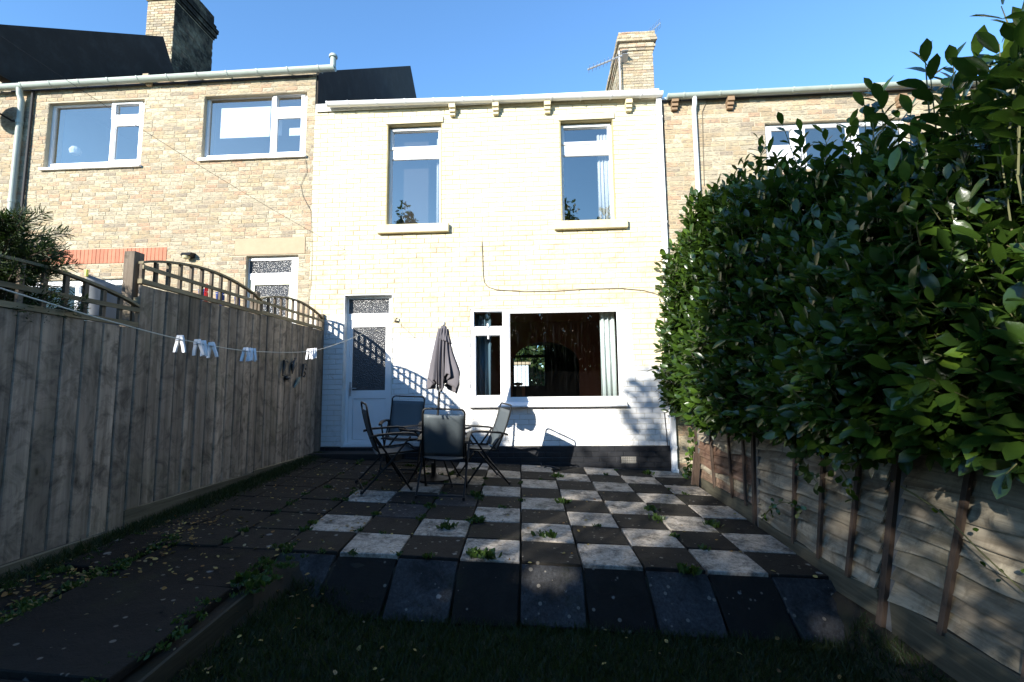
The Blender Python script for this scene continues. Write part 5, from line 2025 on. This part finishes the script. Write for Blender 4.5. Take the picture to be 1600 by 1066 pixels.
# =================================================================== CONIFER at the left edge
con = empty('conifer', (-3.75, 2.75, 0.3), 'dark feathery conifer at the left edge above the trellis', 'tree')
mb = MB(); mb.tube([(-3.85, 2.6, 0.2), (-3.84, 2.6, 1.4), (-3.82, 2.62, 2.3)], [0.06, 0.05, 0.02], 8); mb.build('trunk', M['bark'], con)
pos, ax, nm, sz = [], [], [], []
limb = MB()
for k in range(120):
    z = rng.uniform(1.85, 2.55)
    a0 = rng.uniform(0, 6.28)
    L = rng.uniform(0.22, 0.46) * (1.15 - 0.5 * (z - 1.9))
    d = np.array([math.cos(a0), math.sin(a0), rng.uniform(0.0, 0.45)])
    d /= np.linalg.norm(d)
    base = np.array([-3.66, 2.95, z - 0.02])
    limb.tube([base, base + d * L * 0.5 + (0, 0, -0.02), base + d * L], [0.010, 0.006, 0.002], 5, cap=False)
    for q in range(60):
        t = rng.uniform(0.1, 1) ** 0.8
        p = base + d * L * t
        for s in range(3):
            sd = np.cross(d, rng.normal(0, 1, 3)); sd /= np.linalg.norm(sd)
            pos.append(p + sd * 0.022 * rng.uniform(0, 4) * (1 - t * 0.6)); ax.append(d * 0.8 + sd * 0.9 + (0, 0, 0.2)); nm.append(rng.normal(0, 1, 3)); sz.append(rng.uniform(0.022, 0.048))
pos, ax, nm, sz = map(np.array, (pos, ax, nm, sz))
NV = np.array([(-0.07, 0, 0), (0.07, 0, 0), (0.10, 0.6, 0.0), (0, 1, 0), (-0.10, 0.6, 0)]); NF = np.array([(0, 1, 2, 4), (4, 2, 3, 3)])
NF = np.array([(0, 1, 2, 4)])
V, Fq = scatter(np.array([(-0.07, 0, 0), (0.07, 0, 0), (0.05, 1, 0), (-0.1, 0.6, 0), (-0.05, 1, 0)]), np.array([(0, 1, 2, 4)]), pos, frames(ax, nm), sz)
np_mesh('crown', V, Fq, rng.uniform(0.01, 1, len(Fq)), M['conifer'], con, 'stuff')
limb.build('limbs', M['bark'], con, kind='stuff')

# =================================================================== FURNITURE
def chair_proto():
    e = empty('folding_chair', (0, 0, 0))
    W = 0.225
    fr = M['black_metal']
    # sling backrest between two uprights, rounded hoop above it
    lowb, topb = np.array([0, -0.13, 0.42]), np.array([0, -0.30, 0.96])
    def bp(t, x): return np.array([x, lowb[1] + (topb[1] - lowb[1]) * t - 0.02 * math.sin(math.pi * t), lowb[2] + (topb[2] - lowb[2]) * t])
    pts = [bp(t, -W) for t in np.linspace(-0.05, 0.90, 8)]
    for a in np.linspace(0, math.pi / 2, 5):
        pts.append(bp(0.90 + 0.08 * math.sin(a), -W + 0.045 * (1 - math.cos(a))))
    for a in np.linspace(math.pi / 2, 0, 5):
        pts.append(bp(0.90 + 0.08 * math.sin(a), W - 0.045 * (1 - math.cos(a))))
    pts += [bp(t, W) for t in np.linspace(0.90, -0.05, 8)]
    mb = MB(); mb.tube(pts, 0.0105, 8); mb.build('back_frame', fr, e, smooth=True)
    mb = MB()
    vs, fs = [], []
    nx, nz = 6, 10
    for j in range(nz + 1):
        t = j / nz * 0.86
        for i in range(nx + 1):
            u = i / nx
            p = bp(t, -W + 2 * W * u)
            p[1] -= 0.018 * math.sin(math.pi * u)
            vs.append(p)
    for j in range(nz):
        for i in range(nx):
            a = j * (nx + 1) + i
            fs.append((a, a + 1, a + nx + 2, a + nx + 1))
    mb.add(vs, fs)
    o = mb.build('backrest', M['sling'], e, smooth=True)
    s = o.modifiers.new('thickness', 'SOLIDIFY'); s.thickness = 0.004
    # seat sling
    mb = MB(); vs, fs = [], []
    for j in range(9):
        t = j / 8
        y = -0.14 + 0.42 * t
        for i in range(7):
            u = i / 6
            vs.append((-W + 2 * W * u, y, 0.405 + 0.035 * t - 0.02 * math.sin(math.pi * u) - 0.02 * math.sin(math.pi * t)))
    for j in range(8):
        for i in range(6):
            a = j * 7 + i
            fs.append((a, a + 1, a + 8, a + 7))
    mb.add(vs, fs)
    o = mb.build('seat', M['sling'], e, smooth=True)
    s = o.modifiers.new('thickness', 'SOLIDIFY'); s.thickness = 0.004
    mb = MB()
    mb.tube([(-W, -0.15, 0.405), (-W, 0.1, 0.42), (-W, 0.29, 0.44), (W, 0.29, 0.44), (W, 0.1, 0.42), (W, -0.15, 0.405)], 0.0105, 8)
    mb.build('seat_frame', fr, e, smooth=True)
    for s_ in (-1, 1):
        x = s_ * (W + 0.028)
        mb = MB(); mb.tube([(x, -0.30, 0.0), (x, -0.03, 0.30), (x, 0.20, 0.60)], 0.0115, 8); mb.build('leg', fr, e, smooth=True)
        x = s_ * (W + 0.014)
        mb = MB(); mb.tube([(x, 0.24, 0.0), (x, 0.06, 0.26), (x, -0.19, 0.61)], 0.0115, 8); mb.build('leg', fr, e, smooth=True)
        # armrest: flat, turned down at the front
        mb = MB()
        ap = [(-0.25, 0.60), (-0.15, 0.625), (0.0, 0.635), (0.15, 0.64), (0.23, 0.63), (0.27, 0.61)]
        xw = 0.021
        xc = s_ * (W + 0.028)
        poly = [(y, z + 0.011) for y, z in ap] + [(y, z - 0.011) for y, z in reversed(ap)]
        n_ = len(ap)
        for k in range(n_ - 1):
            mb.prism([ (ap[k][0], ap[k][1] - .011), (ap[k + 1][0], ap[k + 1][1] - .011), (ap[k + 1][0], ap[k + 1][1] + .011), (ap[k][0], ap[k][1] + .011)], 'x', xc - xw, xc + xw)
        mb.build('armrest', M['arm'], e)
    for (w_, y_, z_) in ((W + 0.028, -0.275, 0.03), (W + 0.014, 0.215, 0.035)):
        mb = MB()
        mb.tube([(-w_, y_, z_), (w_, y_, z_)], 0.009, 6)
        mb.build('crossbar', fr, e)
    for s_ in (-1, 1):
        for (y, x) in ((-0.30, W + 0.028), (0.24, W + 0.014)):
            mb = MB(); mb.tube([(s_ * x, y, -0.004), (s_ * x, y, 0.03)], 0.015, 8); mb.build('foot', M['arm'], e)
    return e


C0 = chair_proto()
# place: position of the chair's centre, heading of its front (degrees, 0 = +Y away from the camera)
chairs = [(-1.10, 5.40, 4, 'black-framed grey sling chair nearest the camera, its back turned'),
          (-1.79, 5.50, -62, 'grey sling chair left of the table, seen from the side'),
          (-1.88, 6.42, 186, 'grey sling chair behind the table, facing the garden'),
          (-0.76, 6.02, 112, 'sling chair right of the table with a sunlit back')]
for i, (x, y, a, lab) in enumerate(chairs):
    o = C0 if i == 0 else copy_tree(C0)
    z = patio_z(x, y) + 0.004
    o.location = (x, y, z + 0.004)
    n_ = Vector((0.0524, -0.0445, 1)).normalized()
    q = Vector((0, 0, 1)).rotation_difference(n_)
    o.rotation_euler = (q.to_matrix() @ Matrix.Rotation(math.radians(a), 3, 'Z')).to_euler()
    tag(o, lab, 'chair', 'folding garden chairs round the table')

TX, TY = -1.31, 5.92
tz = patio_z(TX, TY)
TH = 0.64
tb = empty('garden_table', (TX, TY, tz), 'round dark glass garden table between the chairs', 'table')
mb = MB()
mb.lathe([(0.43, 0.0), (0.43, 0.006)], (TX, TY, tz + TH), 40)
mb.build('tabletop', M['table_glass'], tb)
mb = MB()
mb.tube([(TX + 0.437 * math.cos(a), TY + 0.437 * math.sin(a), tz + TH + 0.002) for a in np.linspace(0, 2 * math.pi, 41)[:-1]], 0.014, 8, closed=True)
mb.build('rim', M['black_metal'], tb, smooth=True)
for k in range(4):
    a = math.pi / 4 + k * math.pi / 2
    c, s = math.cos(a), math.sin(a)
    mb = MB()
    fx_, fy_ = TX + 0.38 * c, TY + 0.38 * s
    mb.tube([(TX + 0.30 * c, TY + 0.30 * s, tz + TH - 0.01), (TX + 0.12 * c, TY + 0.12 * s, tz + 0.38), (fx_, fy_, patio_z(fx_, fy_))], 0.011, 8)
    mb.build('leg', M['black_metal'], tb, smooth=True)
mb = MB()
mb.tube([(TX + 0.12 * math.cos(a), TY + 0.12 * math.sin(a), tz + 0.38) for a in np.linspace(0, 2 * math.pi, 17)[:-1]], 0.009, 6, closed=True)
mb.tube([(TX + 0.05 * math.cos(a), TY + 0.05 * math.sin(a), tz + TH - 0.004) for a in np.linspace(0, 2 * math.pi, 17)[:-1]], 0.008, 6, closed=True)
mb.build('ring', M['black_metal'], tb)

# parasol, closed
pb = np.array([TX - 0.02, TY, tz])
ptop = np.array([wx(694, 508, TY) , TY - 0.02, wz(694, 508, TY)])
ud = (ptop - pb) / np.linalg.norm(ptop - pb)
PL = np.linalg.norm(ptop - pb)
ps = empty('parasol', pb, 'closed grey parasol leaning slightly, standing through the table', 'parasol')
mb = MB(); mb.tube([pb + ud * 0.02, ptop], 0.0135, 10); mb.build('pole', M['black_metal'], ps, smooth=True)
mb = MB(); mb.lathe([(0.20, 0.0), (0.20, 0.03), (0.06, 0.07), (0.03, 0.10), (0.03, 0.22)], (pb[0], pb[1], tz - 0.005), 24); mb.build('base', M['black_metal'], ps, smooth=True)
mb = MB()
q = ptop
mb.tube([q - ud * 0.01, q + ud * 0.012, q + ud * 0.028, q + ud * 0.042], [0.012, 0.019, 0.016, 0.004], 10)
mb.build('finial', M['steel'], ps, smooth=True)
e1 = np.cross(ud, (0, 1, 0)); e1 /= np.linalg.norm(e1)
e2 = np.cross(ud, e1)
if e1[0] < 0: e1 = -e1


def canopy_surface(s0, s1, r0, rfun, hem, nth=96, nt=22, folds=8, amp=0.35, ph0=0.3):
    vs, fs = [], []
    for j in range(nt + 1):
        t = j / nt
        for i in range(nth):
            th = 2 * math.pi * i / nth
            tt = t * hem(th)
            s = s0 + (s1 - s0) * tt
            fold = abs(math.sin(folds * th / 2 + ph0 + 0.45 * math.sin(2 * th) + 0.9 * t * t)) ** 0.55
            fold2 = 0.25 * math.sin(folds * 2 * th + 2.2 * t + 1.3)
            am = amp * (0.8 + 0.2 * t)
            rad = r0 + rfun(tt, th) * (1 - am + 1.1 * am * fold + am * 0.55 * fold2 * t)
            # sweep the folds round the pole as they hang
            th2 = th + 0.35 * t * math.sin(2 * th + 0.7)
            p = ptop - ud * s + e1 * rad * math.cos(th2) + e2 * rad * math.sin(th2)
            vs.append(p)
    for j in range(nt):
        for i in range(nth):
            fs.append((j * nth + i, j * nth + (i + 1) % nth, (j + 1) * nth + (i + 1) % nth, (j + 1) * nth + i))
    return vs, fs


def rmain(t, th):
    lobe = math.exp(-((math.atan2(math.sin(th - 0.0), math.cos(th - 0.0)) / 0.55) ** 2))
    lobe2 = math.exp(-((math.atan2(math.sin(th - 3.6), math.cos(th - 3.6)) / 0.7) ** 2))
    base = 0.045 + 0.10 * (t ** 0.75)
    if t > 0.7: base -= 0.05 * (t - 0.7) / 0.3
    return base + lobe * 0.135 * math.sin(min(t / 0.62, 1.6) * math.pi / 2) ** 2 * min(t * 1.8, 1) + lobe2 * 0.03 * t


def hmain(th):
    return 0.78 + 0.08 * math.cos(th - 1.6) - 0.20 * abs(math.sin(3 * th + 0.4)) ** 1.5 + 0.12 * math.sin(5 * th + 1.0)


vs, fs = canopy_surface(0.05, 1.02, 0.016, rmain, hmain, amp=0.85, nth=200, nt=30, folds=12)
mb = MB(); mb.add(vs, fs)
o = mb.build('canopy', M['canvas'], ps, smooth=True)
s = o.modifiers.new('thickness', 'SOLIDIFY'); s.thickness = 0.003
vs, fs = canopy_surface(0.015, 0.25, 0.012, lambda t, th: 0.02 + 0.075 * t + 0.02 * t * math.cos(th), lambda th: 0.88 + 0.10 * math.cos(th + 0.3) - 0.1 * abs(math.sin(2 * th)), nt=8, amp=0.5)
mb = MB(); mb.add(vs, fs)
o = mb.build('vent_flap', M['canvas'], ps, smooth=True)
s = o.modifiers.new('thickness', 'SOLIDIFY'); s.thickness = 0.003
for k in range(6):
    th = k * math.pi / 3 + 0.2
    mb = MB()
    p1 = ptop - ud * (0.80 + 0.05 * math.sin(k)) + e1 * 0.055 * math.cos(th) + e2 * 0.055 * math.sin(th)
    mb.tube([ptop - ud * 0.05 + e1 * 0.018 * math.cos(th) + e2 * 0.018 * math.sin(th), p1], 0.004, 5)
    mb.build('rib', M['steel'], ps)

# black hose end on the patio by the wall
mb = MB()
hp = [(wx(845, 716, 7.0), 7.12, 0.30), (wx(848, 722, 7.0), 7.05, 0.24), (wx(855, 725, 6.95), 6.98, patio_z(0.1, 6.95) + 0.03), (wx(868, 727, 6.9), 6.93, patio_z(0.2, 6.9) + 0.02), (wx(874, 731, 6.85), 6.85, patio_z(0.2, 6.85) + 0.02), (wx(862, 732, 6.8), 6.8, patio_z(0.2, 6.8) + 0.02)]
mb.tube(cat_pts(hp, 5), 0.012, 7)
tag(mb.build('hose', M['arm'], smooth=True), 'short black hose looping out at the foot of the painted wall', 'hose')

# =================================================================== GRASS, WEEDS, LITTER
def blades(n, xf, yf, hz, size, lean=0.5):
    X, Y = xf(n), yf(n)
    Z = np.array([hz(a, b) for a, b in zip(X, Y)])
    pos = np.stack([X, Y, Z], 1)
    ax = np.stack([rng.normal(0, lean, n), rng.normal(0, lean, n), np.ones(n)], 1)
    nm = rng.normal(0, 1, (n, 3)) * (1, 1, 0.2)
    T = np.array([(-0.045, 0, 0), (0.045, 0, 0), (0.03, 0.6, 0.06), (-0.03, 0.6, 0.06), (0.0, 1.0, 0.2), (0.001, 1.0, 0.2)])
    TF = np.array([(0, 1, 2, 3), (3, 2, 5, 4)])
    V, Fq = scatter(T, TF, pos, frames(ax, nm), rng.uniform(size[0], size[1], n))
    return V, Fq, np.repeat(rng.uniform(0.01, 1, n), 2)


n = 52000
V, Fq, r_ = blades(n, lambda n: rng.uniform(-1.79, 2.08, n), lambda n: rng.uniform(2.0, 3.42, n), lambda a, b: ground_h(a, b) + 0.012, (0.03, 0.085), 0.55)
np_mesh('grass', V, Fq, r_, M['grass'], None, 'stuff')
tag(bpy.data.objects['grass'], 'shaded grass of the lawn in the foreground', 'grass', kind='stuff')
# rough grass at the foot of the board fence
n = 15000
def xf(n): return -3.36 + np.abs(rng.normal(0, 0.09, n))
V, Fq, r_ = blades(n, xf, lambda n: np.clip(rng.normal(5.2, 1.3, n), 2.2, 7.0), lambda a, b: patio_z(a, b) - 0.01, (0.03, 0.09), 0.7)
o = np_mesh('verge_grass', V, Fq, r_, M['grass'], None, 'stuff')
tag(o, 'rough weedy grass along the foot of the board fence', 'grass', kind='stuff')
# moss and small weeds in the joints
J = []
for _ in range(150):
    i, j = rng.integers(-5, 5), rng.integers(0, 8)
    t = rng.uniform(0, 1)
    p = G(i + t, j) if rng.random() < 0.5 else G(i, j + t)
    wgt = 1.0 if i < -1 else 0.25
    if rng.random() < wgt:
        J.append((p, rng.uniform(0.3, 1.0)))
for (px_, py_) in ((742, 868), (700, 825), (1075, 893), (1115, 822), (1010, 740), (1015, 797), (1028, 812), (745, 815), (765, 872), (870, 745), (880, 785), (856, 838), (745, 775), (385, 905), (400, 915)):
    d_ = F_PX * FWD + (px_ - 800.0) * RIGHT - (py_ - 533.0) * UP
    nrm = np.array([0.0524, -0.0445, 1.0]); c_ = -0.0496 - 1.4
    k_ = c_ / (nrm @ d_)
    J.append((CAM + d_ * k_, 2.2))
for _ in range(20):
    p = np.array([-1.80 + rng.normal(0, 0.05), rng.uniform(2.9, 3.6), 0])
    J.append((p, rng.uniform(0.2, 0.8)))
for _ in range(170):
    p = np.array([rng.choice([-2.87, -2.85, -1.93, -3.2]) + rng.normal(0, 0.05), rng.uniform(2.0, 3.7), 0])
    J.append((p, rng.uniform(0.1, 0.6)))
pos, ax, nm, sz = [], [], [], []
for p, w in J:
    m = int(10 + 16 * w)
    for _ in range(m):
        q = np.array(p) + rng.normal(0, 0.018 * (0.6 + 0.5 * w), 3) * (1, 1, 0)
        q[2] = patio_z(q[0], q[1]) - 0.004
        pos.append(q); ax.append(rng.normal(0, 0.7, 3) * (1, 1, 0.2) + (0, 0, 1)); nm.append(rng.normal(0, 1, 3)); sz.append(rng.uniform(0.02, 0.045) * (0.6 + 0.45 * w))
pos, ax, nm, sz = map(np.array, (pos, ax, nm, sz))
V, Fq = scatter(LV4, LF4, pos, frames(ax, nm), sz)
o = np_mesh('weeds', V, Fq, np.repeat(rng.uniform(0.01, 1, len(pos)), len(LF4)), M['weed'], None, 'stuff')
tag(o, 'small green weeds growing in the joints of the paving', 'weeds', kind='stuff')
# leaf litter
n = 1150
X = np.concatenate([rng.uniform(-3.3, -1.5, 500), -2.95 + rng.normal(0, 0.18, 500), rng.uniform(-1.7, 2.0, 75), rng.uniform(-1.7, 2.0, 75)])
Y = np.concatenate([rng.uniform(2.2, 6.6, 500), rng.uniform(2.0, 4.2, 500), rng.uniform(2.4, 3.4, 45), rng.uniform(3.6, 6, 105)])
X[:500] += 0.0
Z = np.array([max(ground_h(a, b) + 0.06, patio_z(a, b) + 0.008 if (b > 3.6 or a < -1.84) else -9) for a, b in zip(X, Y)])
pos = np.stack([X, Y, Z], 1)
tv = LV4.copy(); tv[:, 0] *= 1.5
V, Fq = scatter(tv, LF4, pos, frames(rng.normal(0, 1, (n, 3)) * (1, 1, 0.25), rng.normal(0, 0.3, (n, 3)) + (0, 0, 1)), rng.uniform(0.012, 0.04, n))
o = np_mesh('leaf_litter', V, Fq, np.repeat(rng.uniform(0.01, 1, n), len(LF4)), M['litter'], None, 'stuff')
tag(o, 'yellow and brown fallen leaves on the path and lawn', 'leaves', kind='stuff')

# =================================================================== BEYOND THE PHOTOGRAPH
# unseen trees and a fence, shaped for the shade and the reflections they give
def tree(x, y, zb, crown, n, size, label, seed, trunk_r=0.12, group='trees behind the garden'):
    """crown: list of (cx, cy, cz, rx, ry, rz)"""
    r = np.random.default_rng(seed)
    e = empty('tree', (x, y, zb), label, 'tree', group)
    top = max(c[2] for c in crown)
    mb = MB()
    mb.tube([(x, y, zb), (x + 0.05, y, zb + (top - zb) * 0.5), (x, y, top)], [trunk_r, trunk_r * 0.75, trunk_r * 0.3], 8)
    for c in crown:
        mb.tube([(x, y, zb + (c[2] - zb) * 0.5), ((x + c[0]) / 2, (y + c[1]) / 2, zb + (c[2] - zb) * 0.8), c[:3]], [trunk_r * 0.5, trunk_r * 0.35, 0.02], 6)
    mb.build('trunk', M['bark'], e)
    vol = np.array([c[3] * c[4] * c[5] for c in crown]); cnt = (n * vol / vol.sum()).astype(int)
    pos = []
    for c, k in zip(crown, cnt):
        d = r.normal(0, 1, (k, 3)); d /= np.linalg.norm(d, axis=1, keepdims=True)
        rad = r.uniform(0.25, 1, k) ** 0.5 * (1 + 0.15 * np.sin(5 * d[:, 0] + 3 * d[:, 2]))
        pos.append(np.array(c[:3]) + d * rad[:, None] * np.array(c[3:]))
    pos = np.concatenate(pos)
    k = len(pos)
    V, Fq = scatter(LV4, LF4, pos, frames(r.normal(0, 1, (k, 3)), r.normal(0, 1, (k, 3))), r.uniform(size * 0.7, size * 1.3, k))
    np_mesh('crown', V, Fq, np.repeat(r.uniform(0.01, 1, k), len(LF4)), M['tree_leaf'], e, 'stuff')
    return e


def caster(u, v, t):
    """point on the ray through wall position (u, v), t metres (in Y) towards the sun"""
    return np.array([u - 0.64 * t, WY - t, v + 0.43 * t])


# dense row: shade for the foot of the wall and the patio
for k, (u, vt) in enumerate(((-4.4, 0.25), (-3.0, 0.20), (-1.7, 0.10), (-0.45, 0.15), (0.5, 0.0))):
    t = 13.0 + 0.6 * (k % 2)
    c = caster(u, vt, t)
    h = c[2]
    tree(c[0], c[1], -0.5, [(c[0], c[1], h - 1.0, 1.1, 0.9, 1.0), (c[0], c[1], h - 2.7, 1.25, 1.0, 1.6), (c[0] + 0.3, c[1], h - 4.2, 1.25, 0.9, 1.4)], 9000, 0.20,
         'dense evergreen in the unseen shade row behind the camera, number %s from the left' % ['one', 'two', 'three', 'four', 'five'][k], 100 + k)
# light crown: dapples on the right end of the wall and the middle of the patio
c = caster(1.45, -0.4, 11.5)
tree(c[0], c[1] - 0.2, -0.5, [(c[0] + 0.35, c[1], c[2] + 1.35, 0.50, 0.5, 0.65), (c[0] - 0.35, c[1], c[2] + 0.35, 0.40, 0.5, 0.35), (c[0] + 0.30, c[1], c[2] + 0.35, 0.50, 0.5, 0.5), (c[0] + 0.75, c[1], c[2] - 0.3, 0.45, 0.5, 0.9)], 1150, 0.15, 'unseen thin-crowned tree behind the camera, placed for its dapples', 200, 0.06)
c = caster(1.7, -2.4, 11.5)
tree(c[0], c[1] - 0.4, -0.5, [(c[0], c[1], c[2], 2.0, 0.6, 1.05), (c[0] - 1.2, c[1], c[2] + 0.6, 0.9, 0.6, 1.0), (c[0] + 1.5, c[1], c[2] + 0.1, 0.9, 0.6, 0.9)], 9000, 0.17, 'unseen broad low bush behind the camera, placed for its shade', 201, 0.08)
# larger crown: shades most of the hedge
c = caster(4.15, 0.45, 10.5)
tree(c[0] + 1.2, c[1] - 0.3, -0.5, [(c[0] - 0.1, c[1], c[2] + 0.0, 0.75, 0.7, 1.0), (c[0] + 0.55, c[1], c[2] + 0.5, 0.6, 0.7, 0.9), (c[0] - 0.1, c[1], c[2] + 1.3, 0.8, 0.7, 0.6)], 1500, 0.17, 'unseen spreading garden tree behind the camera, placed to shade the hedge', 202, 0.09)
# tall trees farther back: mirrored at the foot of the upper windows, dark in the big window
for (x, y, h, w, lab, sd) in ((-7.1, -9.8, 11.5, 1.0, 'tall tree behind the camera, left of centre', 401), (0.9, -11.5, 12.6, 2.6, 'tall tree behind the camera, in the middle', 402), (4.9, -10.5, 12.3, 2.2, 'tall tree behind the camera, right of centre', 403),
                          (9.5, -10.0, 11.0, 3.0, 'tall tree behind the camera, far right', 404)):
    tree(x, y, -0.5, [(x, y, h * 0.84, w * 0.7, w * 0.6, h * 0.16), (x + 0.3, y, h * 0.6, w, w * 0.8, h * 0.22), (x - 0.4, y, h * 0.34, w * 1.05, w * 0.8, h * 0.2)], 3600 if x < -5 else 6000, 0.24, lab, sd, 0.18)
for k in range(9):
    x = -14 + 4.0 * k
    y = -24 + (k % 3)
    tree(x, y, -0.5, [(x, y, 5.6, 2.7, 1.6, 3.0), (x + 1, y, 2.6, 3.0, 1.6, 2.6)], 2600, 0.55, 'distant tree of the far row behind the camera, number %s' % ['one', 'two', 'three', 'four', 'five', 'six', 'seven', 'eight', 'nine'][k], 420 + k, 0.2, 'far row of trees')
c = caster(5.1, -1.3, 10.0)
tree(c[0], c[1] - 0.3, -0.5, [(c[0] - 0.5, c[1], c[2] + 0.25, 0.55, 0.5, 0.35), (c[0] + 0.6, c[1], c[2] + 0.1, 0.5, 0.5, 0.3), (c[0] + 0.1, c[1], c[2] - 0.65, 0.7, 0.5, 0.25)], 230, 0.15, 'small airy unseen shrub behind the camera, added so its shade dapples the lapped fence', 210, 0.05)
# unseen rear garden fence, its height set to shade the lawn
bf = empty('garden_fence', (-1.0, -2.0, -0.2), 'unseen rear garden fence behind the camera, placed to shade the lawn', 'fence')
x = -4.6
while x < 2.4:
    mb = MB()
    mb.box(x, x + 0.145, -2.0, -1.98, -0.35, 1.98 + random.uniform(-0.01, 0.01))
    mb.build('board', M['wood_left'], bf)
    x += 0.15
# what shows through the far window of the room: a white outbuilding and a green bank in the sun
sh = empty('outbuilding', (-1.0, 42, -0.6), 'white rendered outbuilding seen through the room, beyond the house', 'building')
mb = MB(); q0 = wp(798, 570, 42); q1 = wp(826, 620, 42); mb.box(q0[0], q1[0], 42, 44, -0.6, wz(812, 570, 42)); mb.build('wall', M['upvc'], sh)
mb = MB(); mb.box(q0[0] - 0.2, q1[0] + 0.2, 41.8, 44.2, wz(812, 570, 42) + 0.001, wz(812, 566, 42)); mb.build('roof', M['lintel'], sh)
c = wp(850, 560, 46)
tree(c[0], 46, -0.6, [(c[0], 46, c[1] - 1.5, 3.5, 1.5, 3.0), (c[0] - 3, 46.5, c[1], 3, 1.5, 3.0)], 5000, 0.5, 'green tree seen through the far window of the room', 300, 0.2, None)

print('objects', len(bpy.data.objects))
